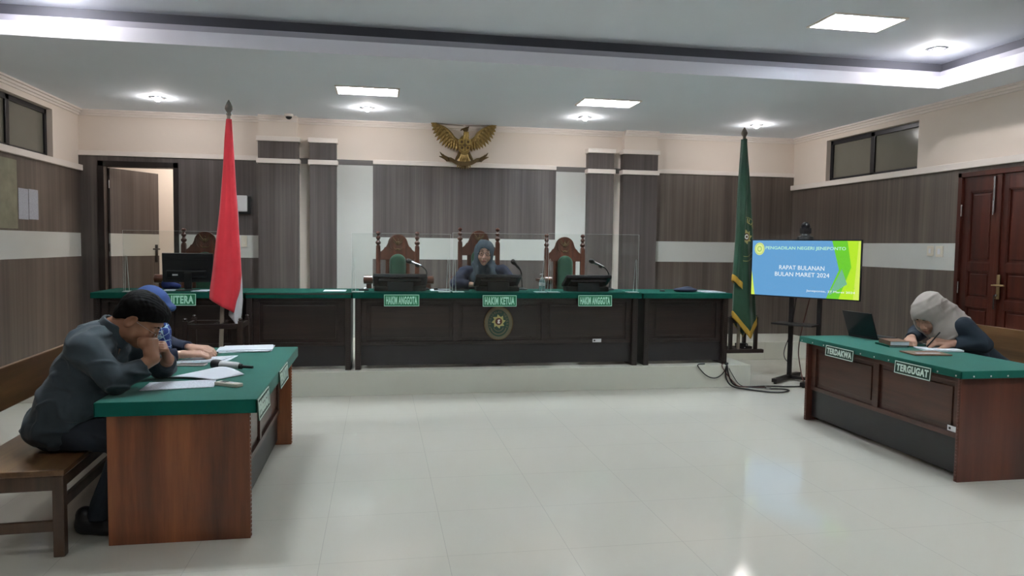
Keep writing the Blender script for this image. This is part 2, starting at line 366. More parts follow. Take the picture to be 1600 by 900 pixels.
# ---------------------------------------------------------------- soft bodies from blended solids
def rotm(yaw=0, pitch=0, roll=0):
    cy, sy = cos(R(yaw)), sin(R(yaw)); cp, sp = cos(R(pitch)), sin(R(pitch)); cr, sr = cos(R(roll)), sin(R(roll))
    Z = np.array([[cy, -sy, 0], [sy, cy, 0], [0, 0, 1]]); Yp = np.array([[cp, 0, sp], [0, 1, 0], [-sp, 0, cp]]); X = np.array([[1, 0, 0], [0, cr, -sr], [0, sr, cr]])
    return Z@Yp@X
def A3(v): return np.array(list(v), dtype=np.float32)
class Solid:
    """capsules, ellipsoids and cuts blended into one closed surface"""
    def __init__(self): self.p = []
    def cap(self, a, b, r0, r1=None, k=.03, op='u'):
        self.p.append(('c', A3(a), A3(b), r0, r0 if r1 is None else r1, k, op)); return self
    def flat(self, a, b, r0, r1=None, k=.01, op='u'):
        self.p.append(('f', A3(a), A3(b), r0, r0 if r1 is None else r1, k, op)); return self
    def ell(self, c, r, rot=None, k=.03, op='u'):
        self.p.append(('e', A3(c), A3(r), np.eye(3, dtype=np.float32) if rot is None else rot.astype(np.float32), 0, k, op)); return self
    def carve(self, lo, hi, k=.003):         # leave room for a table top or seat it rests on
        self.p.append(('x', A3(lo), A3(hi), 0, 0, k, 's')); return self
    def half(self, p, n, k=.004):           # keep the side the normal points away from
        n = A3(n); n = n/np.linalg.norm(n); self.p.append(('h', A3(p), n, 0, 0, k, 'i')); return self
    def chain(self, pts, rs, k=.03):
        for i in range(len(pts)-1): self.cap(pts[i], pts[i+1], rs[i], rs[i+1], k)
        return self
    def ev(self, P, folds=None):
        D = None
        for kind, a, b, r0, r1, k, op in self.p:
            if kind in 'cf':
                ba = b-a; L2 = float(ba@ba)+1e-12; pa = P-a; t = (pa@ba)/L2
                tc = np.clip(t, 0, 1); d = np.linalg.norm(pa-tc[:, None]*ba, axis=1)-(r0+(r1-r0)*tc)
                if kind == 'f':
                    L = L2**.5; ax = np.maximum(-t, t-1)*L
                    rad = np.linalg.norm(pa-t[:, None]*ba, axis=1)-(r0+(r1-r0)*tc); d = np.maximum(rad, ax)
            elif kind == 'e':
                q = (P-a)@r0; k0 = np.linalg.norm(q/b, axis=1); k1 = np.linalg.norm(q/(b*b), axis=1)+1e-9; d = k0*(k0-1)/k1
            elif kind == 'x':
                q = np.abs(P-(a+b)/2)-(b-a)/2; d = np.linalg.norm(np.maximum(q, 0), axis=1)+np.minimum(q.max(1), 0)
            else:
                d = (P-a)@b
            if D is None: D = d; continue
            if op == 'u':
                h = np.clip(.5+.5*(D-d)/k, 0, 1); D = D*(1-h)+d*h-k*h*(1-h)
            elif op == 's':
                h = np.clip(.5-.5*(D+d)/k, 0, 1); D = D*(1-h)-d*h+k*h*(1-h)
            else:
                h = np.clip(.5-.5*(D-d)/k, 0, 1); D = D*(1-h)+d*h+k*h*(1-h)
        if folds is not None: D = D+folds(P)
        return D
    def mesh(self, h=.005, folds=None, smooth=1):
        lo, hi = np.full(3, 1e9), np.full(3, -1e9)
        for kind, a, b, r0, r1, k, op in self.p:
            if op != 'u': continue
            if kind in 'cf':
                r = max(r0, r1); lo = np.minimum(lo, np.minimum(a, b)-r); hi = np.maximum(hi, np.maximum(a, b)+r)
            elif kind == 'e':
                r = float(b.max()); lo = np.minimum(lo, a-r); hi = np.maximum(hi, a+r)
        lo -= 4*h+.01; hi += 4*h+.01
        B = 8; n = (np.ceil((hi-lo)/(h*B)).astype(int)+1)
        g = [lo[i]+np.arange(n[i]+1)*h*B for i in range(3)]
        # a coarse pass finds the blocks near the surface
        C = np.stack(np.meshgrid(*[g[i][:-1]+h*B/2 for i in range(3)], indexing='ij'), -1).reshape(-1, 3).astype(np.float32)
        dc = self.ev(C, folds)
        near = (np.abs(dc) < h*B*1.35).reshape(n)
        val = np.where(np.repeat(np.repeat(np.repeat((dc < 0).reshape(n), B, 0), B, 1), B, 2), -1., 1.).astype(np.float32)
        ii = np.argwhere(near)
        off = np.stack(np.meshgrid(np.arange(B), np.arange(B), np.arange(B), indexing='ij'), -1).reshape(-1, 3)
        idx = (ii[:, None, :]*B+off[None]).reshape(-1, 3)
        for s0 in range(0, len(idx), 400000):
            q = idx[s0:s0+400000]; P = (lo+q*h).astype(np.float32)
            val[q[:, 0], q[:, 1], q[:, 2]] = self.ev(P, folds)
        s = val < 0
        nx, ny, nz = s.shape
        acc = np.zeros((nx-1, ny-1, nz-1), dtype=np.int8)
        for a in (0, 1):
            for b in (0, 1):
                for c in (0, 1): acc += s[a:nx-1+a, b:ny-1+b, c:nz-1+c]
        m = (acc > 0) & (acc < 8); cells = np.argwhere(m); num = -np.ones(m.shape, dtype=np.int64); num[m] = np.arange(len(cells))
        S = np.zeros((len(cells), 3)); W = np.zeros(len(cells))
        cs = [(0, 0, 0), (1, 0, 0), (0, 1, 0), (1, 1, 0), (0, 0, 1), (1, 0, 1), (0, 1, 1), (1, 1, 1)]
        for i in range(8):
            for j in range(i+1, 8):
                df = [cs[j][q]-cs[i][q] for q in range(3)]
                if sum(abs(q) for q in df) != 1: continue
                a = cells+np.array(cs[i]); b = cells+np.array(cs[j])
                va = val[a[:, 0], a[:, 1], a[:, 2]]; vb = val[b[:, 0], b[:, 1], b[:, 2]]
                x = (va < 0) != (vb < 0); t = np.where(x, va/(va-vb+1e-12), 0)
                S += np.where(x[:, None], a+(b-a)*t[:, None], 0); W += x
        V = lo+(S/W[:, None])*h
        F = []
        for ax in range(3):
            o1, o2 = [q for q in range(3) if q != ax]
            sl0 = [slice(None)]*3; sl1 = [slice(None)]*3; sl0[ax] = slice(0, -1); sl1[ax] = slice(1, None)
            ch = s[tuple(sl0)] != s[tuple(sl1)]
            e = np.argwhere(ch); e = e[(e[:, o1] > 0) & (e[:, o2] > 0) & (e[:, o1] < m.shape[o1]) & (e[:, o2] < m.shape[o2])]
            d1 = np.zeros(3, int); d1[o1] = 1; d2 = np.zeros(3, int); d2[o2] = 1
            q = [e-d1-d2, e-d2, e, e-d1]
            ids = np.stack([num[c[:, 0], c[:, 1], c[:, 2]] for c in q], 1)
            inside = s[e[:, 0], e[:, 1], e[:, 2]]
            flip = inside if ax != 1 else ~inside
            ids[~flip] = ids[~flip][:, ::-1]
            F.append(ids[(ids >= 0).all(1)])
        F = np.concatenate(F)
        for _ in range(smooth):
            A = np.zeros_like(V); cnt = np.zeros(len(V))
            for i in range(4):
                np.add.at(A, F[:, i], V[F[:, (i+1) % 4]]); np.add.at(A, F[:, i], V[F[:, (i-1) % 4]]); np.add.at(cnt, F[:, i], 2)
            V = V*.5+A/np.maximum(cnt, 1)[:, None]*.5
        return V, F
    def obj(self, name, mat, parent=None, h=.005, folds=None, smooth=1, pick=None):
        V, F = self.mesh(h, folds, smooth)
        off = np.zeros(3); p = parent
        while p is not None: off += np.array(p.location); p = p.parent
        me = bpy.data.meshes.new(name); V2 = V-off
        me.vertices.add(len(V2)); me.vertices.foreach_set('co', V2.astype(np.float32).ravel())
        me.loops.add(len(F)*4); me.loops.foreach_set('vertex_index', F.astype(np.int32).ravel())
        me.polygons.add(len(F)); me.polygons.foreach_set('loop_start', np.arange(len(F), dtype=np.int32)*4)
        me.update(calc_edges=True); me.validate()
        mats = mat if isinstance(mat, (list, tuple)) else [mat]
        for k in mats: me.materials.append(M[k])
        if pick is not None and len(me.polygons) == len(F):
            me.polygons.foreach_set('material_index', pick(V[F].mean(1)).astype(np.int32))
        me.polygons.foreach_set('use_smooth', [True]*len(me.polygons)); me.update()
        o = bpy.data.objects.new(name, me); COL.objects.link(o)
        if parent is not None: o.parent = parent
        return o

# ================================================================ THE ROOM
XL, XR, YB, YF = -3.66, 6.0, 10.0, -4.0      # side walls, far wall, wall behind the camera
ZC, ZU = 3.10, 3.375                          # low ring of the ceiling and its raised middle
DZ, DY = .24, 7.31                           # dais
DXR, DY2 = 3.96, 9.1                         # where the dais steps back on the right

struct(MB().box((XL-.2, YF-.2, -.1), (XR+.2, YB+2.6, 0)).obj('floor', mat='floor'))
dais = MB()
dais.box((XL, DY, 0), (DXR, YB, DZ), .006).box((DXR, DY2, 0), (XR, YB, DZ), .006)
dais.add([(DXR-.01, DY+.3, DZ-.0005), (DXR+.01, DY2, DZ-.0005), (DXR, DY2, 0)], [(0, 1, 2)])
struct(dais.obj('floor_dais', mat='dais'))

# ---- ceiling with openings for the recessed lamps
FL_LOW = [(-.12, 8.0), (2.51, 8.0)]
FL_UP = [(3.88, 5.6), (-1.2, 4.9), (3.88, 1.6), (1.1, -1.4)]  # all but the first are unseen lamps, added to brighten floor and ceiling
FW, FD = .62, .36
def holed(x0, x1, y0, y1, z, holes, mb):
    xs = sorted({x0, x1, *[min(max(v, x0), x1) for h in holes for v in h[:2]]}); ys = sorted({y0, y1, *[min(max(v, y0), y1) for h in holes for v in h[2:]]})
    for a, b in zip(xs[:-1], xs[1:]):
        for c, d in zip(ys[:-1], ys[1:]):
            mx, my = (a+b)/2, (c+d)/2
            if any(h[0] < mx < h[1] and h[2] < my < h[3] for h in holes): continue
            mb.add([(a, c, z), (b, c, z), (b, d, z), (a, d, z)], [(0, 1, 2, 3)])
def hole(c): return (c[0]-FW/2, c[0]+FW/2, c[1]-FD/2, c[1]+FD/2)
RX0, RX1, RY0, RY1 = -3.12, 5.45, -3.4, 6.52
low = MB(); hl = [hole(c) for c in FL_LOW]
holed(XL, XR, RY1, YB, ZC, hl, low); holed(XL, RX0, RY0, RY1, ZC, [], low); holed(RX1, XR, RY0, RY1, ZC, [], low); holed(XL, XR, YF, RY0, ZC, [], low)
struct(low.obj('ceiling_low_ring', mat='ceiling'))
up = MB(); holed(RX0-.2, RX1+.2, RY0-.2, RY1+.2, ZU, [hole(c) for c in FL_UP], up)
struct(up.obj('ceiling', mat='ceiling'))
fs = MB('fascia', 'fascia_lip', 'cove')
def ring(z0, z1, g, mi):                      # upright faces round the raised middle
    a, b, c, d = RX0-g, RX1+g, RY0-g, RY1+g
    for p, q in (((a, d), (b, d)), ((b, d), (b, c)), ((b, c), (a, c)), ((a, c), (a, d))):
        fs.add([(p[0], p[1], z0), (q[0], q[1], z0), (q[0], q[1], z1), (p[0], p[1], z1)], [(0, 1, 2, 3)], mi)
def ledge(z, g0, g1, mi):
    a, b, c, d = RX0-g0, RX1+g0, RY0-g0, RY1+g0; A, B, C_, D = RX0-g1, RX1+g1, RY0-g1, RY1+g1
    v = [(a, c, z), (b, c, z), (b, d, z), (a, d, z), (A, C_, z), (B, C_, z), (B, D, z), (A, D, z)]
    fs.add(v, [(0, 1, 5, 4), (1, 2, 6, 5), (2, 3, 7, 6), (3, 0, 4, 7)], mi)
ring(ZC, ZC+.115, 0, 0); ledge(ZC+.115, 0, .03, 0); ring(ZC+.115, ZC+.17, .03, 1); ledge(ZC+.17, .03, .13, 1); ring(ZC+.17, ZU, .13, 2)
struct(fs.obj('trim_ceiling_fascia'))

# ---- far wall: door opening on the left, panelling, pilasters
DX0, DX1, DZT = -3.44, -2.50, 2.48
wb = MB()
wb.box((XL-.12, YB, 0), (DX0, YB+.12, 3.5)).box((DX1, YB, 0), (XR+.12, YB+.12, 3.5)).box((DX0, YB, DZT), (DX1, YB+.12, 3.5)).box((DX0, YB, 0), (DX1, YB+.12, DZ))
wall_back = struct(wb.obj('wall_back', mat='white_wall'))
def panels(y, z_top, x0, x1, parent, mat='laminate', name='wood_panel', s0=1.29, s1=1.58, zb=DZ, holes=()):
    m = MB(mat); m.box((x0, y-.012, s1), (x1, y, z_top)).box((x0, y-.012, zb), (x1, y, s0)); m.obj(name, parent)
    MB('white_panel').box((x0, y-.011, s0), (x1, y, s1)).obj('white_stripe', parent)
# left of the pilasters, round the door
MB('laminate').box((XL, YB-.012, DZ), (DX0, YB, 2.54)).box((DX0, YB-.012, DZT), (DX1, YB, 2.54)).box((DX1, YB-.012, 1.58), (-1.52, YB, 2.54)).box((DX1, YB-.012, DZ), (-1.52, YB, 1.29)).obj('wood_panel', wall_back)
MB('white_panel').box((DX1, YB-.011, 1.29), (-1.52, YB, 1.58)).obj('white_stripe', wall_back)
panels(YB, 2.54, -.08, 2.41, wall_back)
panels(YB, 2.54, 3.84, XR, wall_back, 'laminate_warm')
for x0, x1 in ((-.555, -.08), (2.41, 2.86)):
    MB('white_panel').box((x0, YB-.012, DZ), (x1, YB, 2.52)).obj('tall_white_panel', wall_back)
for x0, x1 in ((-1.03, -.87), (-.555, -.08), (2.41, 2.86), (3.19, 3.35)):
    MB('grey_band').box((x0, YB-.013, 2.52), (x1, YB, 2.59)).obj('grey_band', wall_back)
tr = MB('white_trim')
for x0, x1 in ((XL, -1.5), (-.08, 2.41), (3.83, XR)):
    tr.box((x0, YB-.035, 2.54), (x1, YB, 2.60), .006)
struct(tr.obj('trim_1'))
for n_, (x0, x1, cap) in enumerate(((-1.505, -1.03, 1), (-.87, -.555, 0), (2.85, 3.19, 0), (3.35, 3.83, 1))):
    YP = YB-.13
    pw = struct(MB('white_wall').box((x0, YP, DZ), (x1, YB, 3.5 if cap else 2.84)).obj('wall_pilaster'))
    MB('laminate').box((x0, YP-.012, 2.56), (x1, YP, 2.78)).box((x0, YP-.012, DZ), (x1, YP, 2.50)).obj('wood_panel', pw)
    MB('laminate').box((x0-.011, YP-.01, 2.56), (x0, YB, 2.78)).box((x0-.011, YP-.01, DZ), (x0, YB, 2.50)).box((x1, YP-.01, 2.56), (x1+.011, YB, 2.78)).box((x1, YP-.01, DZ), (x1+.011, YB, 2.50)).obj('side_panel', pw)
    MB('white_trim').box((x0-.03, YP-.035, 2.50), (x1+.03, YB, 2.56), .005).obj('middle_moulding', pw)
    MB('white_trim').box((x0-.03, YP-.035, 2.78), (x1+.03, YB, 2.84), .005).obj('cap_moulding', pw)
cn = MB('white_trim')
def cornice(x0, x1, y, d=(0, -1), along='x'):
    for z0, w in ((ZC-.07, .02), (ZC-.045, .045), (ZC-.02, .075)):
        if along == 'x': cn.box((x0, y-w, z0), (x1, y, ZC))
        elif d[0] < 0: cn.box((y-w, x0, z0), (y, x1, ZC))
        else: cn.box((y, x0, z0), (y+w, x1, ZC))
cornice(XL, -1.505, YB); cornice(-1.505, -1.03, YB-.13); cornice(-1.03, 3.35, YB); cornice(3.35, 3.83, YB-.13); cornice(3.83, XR, YB)
cornice(YF, YB, XR, (-1, 0), 'y'); cornice(YF, YB, XL, (1, 0), 'y')
struct(cn.obj('trim_cornice'))

# ---- side walls with a high window each; the right one also has the double door
def side_wall(name, x, sgn, win, door=None):
    z0, z1 = 2.42, 2.97
    m = MB('white_wall'); a, b = (x, x+.14*sgn) if sgn > 0 else (x-.14, x)
    ys = [YF, win[0], win[1], YB+.12]
    m.box((a, win[1], 0), (b, YB+.12, 3.5)).box((a, win[0], z1), (b, win[1], 3.5))
    if door:
        m.box((a, door[1], 0), (b, win[0], 3.5)).box((a, door[0], door[2]), (b, door[1], 3.5)).box((a, YF, 0), (b, door[0], 3.5)).box((a, win[0], 0), (b, win[1], z0))
    else:
        m.box((a, YF, 0), (b, win[0], 3.5)).box((a, win[0], 0), (b, win[1], z0))
    w = struct(m.obj(name))
    t = .012
    def slab(y0, y1, za, zb, th=t):
        return ((x-th, y0, za), (x, y1, zb)) if sgn > 0 else ((x, y0, za), (x+th, y1, zb))
    pm = MB('laminate_warm'); sm = MB('white_panel')
    segs = [(door[1]+.0, YB), (YF, door[0])] if door else [(YF, YB)]
    for y0, y1 in segs:
        pm.box(*slab(y0, y1, 1.58, 2.35)).box(*slab(y0, y1, 0, 1.29)); sm.box(*slab(y0, y1, 1.29, 1.58, .011))
    if door: pm.box(*slab(door[0], door[1], door[2], 2.35))
    pm.obj('wood_panel', w); sm.obj('white_stripe', w)
    return w
wall_left = side_wall('wall_left', XL, -1, (7.46, 9.27))
RD0, RD1, RDT = 4.86, 6.81, 2.31
wall_right = side_wall('wall_right', XR, 1, (7.46, 9.20), (RD0, RD1, RDT))
struct(MB('white_trim').box((XL, YF, 2.35), (XL+.05, YB, 2.42), .006).obj('trim_2'))
struct(MB('white_trim').box((XR-.05, YF, 2.35), (XR, YB, 2.42), .006).obj('trim_3'))
struct(MB('white_wall').box((XL-.12, YF-.12, 0), (XR+.12, YF, 3.5)).obj('wall_front'))

def high_window(name, x, sgn, y0, y1, label):
    z0, z1 = 2.425, 2.965; xa = x+.06*sgn; w = .055
    def s(ya, yb, za, zb, d=.03): return ((min(xa, xa+d*sgn), ya, za), (max(xa, xa+d*sgn), yb, zb))
    f = MB('alum')
    ym = (y0+y1)/2
    for ya, yb, za, zb in ((y0, y1, z0, z0+w*.7), (y0, y1, z1-w, z1), (y0, y0+w, z0, z1), (y1-w, y1, z0, z1), (ym-w*.7, ym+w*.7, z0, z1)): f.box(*s(ya, yb, za, zb, .05), .004)
    o = struct(f.obj(name)); o['label'] = label
    for ya, yb in ((y0+w, ym-w*.7), (ym+w*.7, y1-w)):
        MB('pane').box(*s(ya, yb, z0+w*.7, z1-w, .008), mtx=Matrix.Translation((sgn*.02, 0, 0))).obj('pane', o)
high_window('window_1', XL, -1, 7.46, 9.27, 'high black framed window in the left wall')
high_window('window_2', XR, 1, 7.46, 9.20, 'high black framed window in the right wall')

# ---- room beyond the open door
pas = MB('white_wall')
pas.box((-4.6, 11.6, 0), (-1.2, 11.7, 3.2)).box((-4.7, YB+.12, 0), (-4.6, 11.7, 3.2)).box((-1.3, YB+.12, 0), (-1.2, 11.7, 3.2)).box((-4.7, YB+.12, 3.1), (-1.2, 11.7, 3.2))
struct(pas.obj('wall_passage'))
struct(MB('dais').box((-4.7, YB+.12, 0), (-1.2, 11.7, DZ)).obj('floor_passage'))
# door frame and leaf
dr = thing('door_1', 'grey-brown laminate door standing open in the far wall', 'door'); struct(dr)
f = MB('door_frame')
f.box((DX0, YB-.03, DZ), (DX0+.07, YB+.13, DZT), .004).box((DX1-.06, YB-.03, DZ), (DX1, YB+.13, DZT), .004).box((DX0, YB-.03, DZT-.07), (DX1, YB+.13, DZT), .004)
f.obj('door_frame', dr)
HX, HY, AN = DX0+.095, YB+.11, R(63)
T = Matrix.Translation((HX, HY, 0))@Matrix.Rotation(AN, 4, 'Z')
LW = .82
MB('laminate').box((0, 0, 1.58), (LW, .04, DZT-.075), mtx=T).box((0, 0, DZ+.01), (LW, .04, 1.29), mtx=T).obj('door_leaf', dr)
MB('white_panel').box((0, 0.0, 1.29), (LW, .04, 1.58), mtx=T).obj('white_stripe', dr)
h = MB('blackm'); h.box((LW-.075, -.012, 1.20), (LW-.035, 0, 1.44), .004, mtx=T).tube([(LW-.055, -.01, 1.38), (LW-.055, -.055, 1.38), (LW-.17, -.06, 1.38)], .010, mtx=T).tube([(LW-.055, .05, 1.38), (LW-.055, .1, 1.38), (LW+.02, .1, 1.38)], .010, mtx=T)
h.obj('door_handle', dr, smooth=True)
hg = MB('chrome')
for z in (.5, 1.4, 2.2): hg.cyl((HX-.012, HY, z-.05), (HX-.012, HY, z+.05), .009)
hg.obj('hinge', dr)

# ---- double door in the right wall
dd = thing('door_2', 'red-brown panelled double door in the right wall', 'door'); struct(dd)
f = MB('door_wood')
f.box((XR-.03, RD0, 0), (XR+.12, RD0+.06, RDT), .004).box((XR-.03, RD1-.05, 0), (XR+.12, RD1, RDT), .004).box((XR-.03, RD0, RDT-.05), (XR+.12, RD1, RDT), .004)
f.obj('door_frame', dd)
def leaf(y0, y1):
    lf = MB('door_wood'); x0, x1 = XR+.0, XR+.045; zt = RDT-.05; st = .09
    rails = [(.0, .14), (.52, .60), (.93, 1.02), (1.30, 1.385), (zt-.15, zt)]
    lf.box((x0, y0, 0.01), (x1, y0+st, zt), .003).box((x0, y1-st, .01), (x1, y1, zt), .003)
    for a, b in rails: lf.box((x0, y0+st, max(a, .01)), (x1, y1-st, b), .003)
    o = lf.obj('door_leaf', dd)
    for (a, b), (c, d) in zip(rails[:-1], rails[1:]):
        pn = MB('door_wood'); ya, yb, za, zb = y0+st, y1-st, b, c
        pn.box((x0+.018, ya, za), (x1-.01, yb, zb))
        pn.box((x0+.008, ya+.035, za+.035), (x0+.02, yb-.035, zb-.035), .005)
        for q in ((ya, ya+.012, za, zb), (yb-.012, yb, za, zb), (ya, yb, za, za+.012), (ya, yb, zb-.012, zb)): pn.box((x0+.004, q[0], q[2]), (x0+.02, q[1], q[3]))
        pn.obj('raised_panel', o)
    return o
L1 = leaf(6.295, RD1-.05); L2 = leaf(RD0+.06, 6.285)
MB('door_wood').box((XR-.02, 6.265, .01), (XR+.01, 6.315, RDT-.05), .004).obj('meeting_strip', dd)
MB('chrome').box((XR-.03, 6.335, 1.88), (XR-.005, 6.355, 2.24), .003).cyl((XR-.03, 6.345, 1.86), (XR-.03, 6.345, 2.0), .008).obj('slide_bolt', dd)
hh = MB('brass'); hh.box((XR-.03, 6.225, 1.03), (XR-.018, 6.262, 1.27), .004).tube([(XR-.03, 6.243, 1.17), (XR-.075, 6.243, 1.17), (XR-.08, 6.12, 1.17)], .009).tube([(XR-.03, 6.243, 1.17), (XR-.05, 6.30, 1.165)], .007)
hh.obj('door_handle', dd, smooth=True)
kk = MB('chrome'); kk.cyl((XR-.04, 6.25, 1.08), (XR-.04, 6.25, 1.06), .012).box((XR-.045, 6.262, .93), (XR-.038, 6.276, 1.07)); kk.obj('key', dd)
hg = MB('chrome')
for z in (.35, 1.12, 1.92): hg.cyl((XR-.02, RD1-.05, z-.06), (XR-.02, RD1-.05, z+.06), .009)
hg.obj('hinge', dd)

# ---- lamps
def fluoro(c, z, label, group):
    t = thing('ceiling_light', label, 'ceiling light', (c[0], c[1], z), 0, group)
    w, d, hh = FW/2, FD/2, .085
    fr = MB('white_trim')
    for a, b in (((-w-.02, -d-.02, -.012), (w+.02, -d, .004)), ((-w-.02, d, -.012), (w+.02, d+.02, .004)), ((-w-.02, -d, -.012), (-w, d, .004)), ((w, -d, -.012), (w+.02, d, .004))): fr.box(a, b, mtx=Matrix.Translation(t.location))
    fr.obj('frame', t)
    hs = MB('reflector'); T0 = Matrix.Translation(t.location)
    hs.add([(-w, -d, 0), (w, -d, 0), (w, d, 0), (-w, d, 0), (-w, -d*.8, hh), (w, -d*.8, hh), (w, d*.8, hh), (-w, d*.8, hh), (-w, 0, hh*.72), (w, 0, hh*.72)],
           [(0, 1, 5, 4), (3, 7, 6, 2), (0, 4, 8, 7, 3), (1, 2, 6, 9, 5), (4, 5, 9, 8), (8, 9, 6, 7)], mtx=T0)
    hs.obj('reflector', t)
    for y in (-d*.48, d*.48):
        MB('tube').cyl((-w+.02, y, .045), (w-.02, y, .045), .014, n=10, mtx=T0).obj('tube', t, smooth=True)
    lv = MB('chrome')
    for i in range(1, 8): lv.box((-w+i*FW/8-.0015, -d, .0), (-w+i*FW/8+.0015, d, .022), mtx=T0)
    lv.box((-w, -.004, 0), (w, .004, .03), mtx=T0)
    lv.obj('louvre', t)
fluoro(FL_LOW[0], ZC, 'recessed louvred tube light left of the gilded eagle, above the judges', 'tube lights over the judges')
fluoro(FL_LOW[1], ZC, 'recessed louvred tube light right of the gilded eagle, above the judges', 'tube lights over the judges')
fluoro(FL_UP[0], ZU, 'bright louvred tube light in the raised ceiling, upper right of the photo', 'tube lights in the raised ceiling')
for c in FL_UP[1:]: fluoro(c, ZU, 'unseen louvred tube light added to brighten the room', 'tube lights in the raised ceiling')
def downlight(c, z, label, group='round downlights'):
    t = thing('downlight', label, 'downlight', (c[0], c[1], z), 0, group); T0 = Matrix.Translation(t.location)
    MB('chrome').lathe([(.062, 0), (.075, -.004), (.075, -.010), (.058, -.012), (.052, .0)], n=28, mtx=T0).obj('ring', t, smooth=True)
    MB('bulb').ell((0, 0, -.023), (.033, .033, .021), mtx=T0).obj('bulb', t, smooth=True)
for c, z, lb in (((-2.45, 8.95), ZC, 'lit round downlight in the low ceiling above the open door'),
                 ((-.14, 9.0), ZC, 'lit round downlight just behind the left tube light'),
                 ((2.52, 8.96), ZC, 'lit round downlight just behind the right tube light'),
                 ((4.82, 8.95), ZC, 'lit round downlight above the green flag'),
                 ((-2.5, 6.25), ZU, 'lit downlight cut by the top left edge of the photo'),
                 ((5.1, 6.15), ZU, 'lit downlight in the raised ceiling at its right corner'),
                 ((-2.5, 2.2), ZU, 'unseen downlight added to brighten the room'), ((5.1, 2.2), ZU, 'unseen downlight added to brighten the room')):  # these two are unseen and added for more light
    downlight(c, z, lb)
pl = thing('passage_lamp', 'lamp lighting the passage behind the open door', 'ceiling light', (-2.6, 10.9, 3.1))
MB('passage_bulb').cyl((-2.6, 10.9, 3.06), (-2.6, 10.9, 3.09), .09, n=24).obj('bulb', pl)
MB('white_trim').cyl((-2.6, 10.9, 3.088), (-2.6, 10.9, 3.1), .11, n=24).obj('ring', pl)

# ---- small things on the walls
p = at(452, 185, YB-.25)
cc = thing('dome_camera', 'small dark dome camera on the ceiling above the left pilaster', 'security camera', (p.x, 9.7, ZC))
MB('white_trim').lathe([(.055, 0), (.055, -.02), (.045, -.03), (.01, -.03)], (p.x, 9.7, ZC), 24).obj('base', cc, smooth=True)
MB('black').ell((p.x, 9.7, ZC-.03), (.04, .04, .035)).obj('dome', cc, smooth=True)
a = at(367, 306, 9.97); b = at(388, 331, 9.97)
rt = thing('wall_device', 'white rounded box on a black mount, beside the red flag', 'wall device', ((a.x+b.x)/2, 9.97, (a.z+b.z)/2))
MB('black').box((a.x, 9.95, b.z-.03), (b.x+.03, 9.988, a.z), .008).obj('mount', rt)
MB('device_white').box((a.x-.01, 9.915, b.z), (b.x-.005, 9.95, a.z+.005), .012).obj('housing', rt)
def switch(name, lo, hi, face, label, group=None):
    t = thing(name, label, 'light switch', ((lo[0]+hi[0])/2, (lo[1]+hi[1])/2, lo[2]), 0, group)
    MB('switch').box(lo, hi, .004).obj('plate', t)
    if face == 'y': MB('device_white').box((lo[0]+.03, lo[1]-.004, lo[2]+.04), (hi[0]-.03, lo[1], lo[2]+.06), .001).obj('rocker', t)
    else: MB('device_white').box((lo[0]-.004, lo[1]+.03, lo[2]+.03), (lo[0], hi[1]-.03, hi[2]-.03), .001).obj('rocker', t)
a = at(377, 368, 9.98); b = at(386, 386, 9.98)
switch('light_switch', (a.x, 9.978, b.z), (b.x, 9.99, a.z), 'y', 'cream switch on the white stripe just right of the red flag')
switch('light_switch', (XR-.024, 7.13, 1.44), (XR-.011, 7.22, 1.55), 'x', 'cream switch plate on the right wall stripe, the farther of two', 'switch pair by the double door')
switch('light_switch', (XR-.024, 6.99, 1.43), (XR-.011, 7.09, 1.55), 'x', 'cream switch plate on the right wall stripe, the one nearer the double door', 'switch pair by the double door')
# posters on the left wall
tag(MB('map_green').box((XL+.012, 7.3, 1.60), (XL+.016, 8.36, 2.30)).obj('wall_map'), 'green-grey map sheet taped to the left wall under the window', 'map')
for y0, y1, dz, lb in ((8.385, 8.60, 0, 'printed white notice on the left wall, next to the map'), (8.615, 8.83, .005, 'printed white notice on the left wall, farther from the map')):
    tag(MB('print_wall').box((XL+.012, y0, 1.70+dz), (XL+.015, y1, 2.02+dz)).obj('paper_notice'), lb, 'notice', 'paper notices on the left wall')

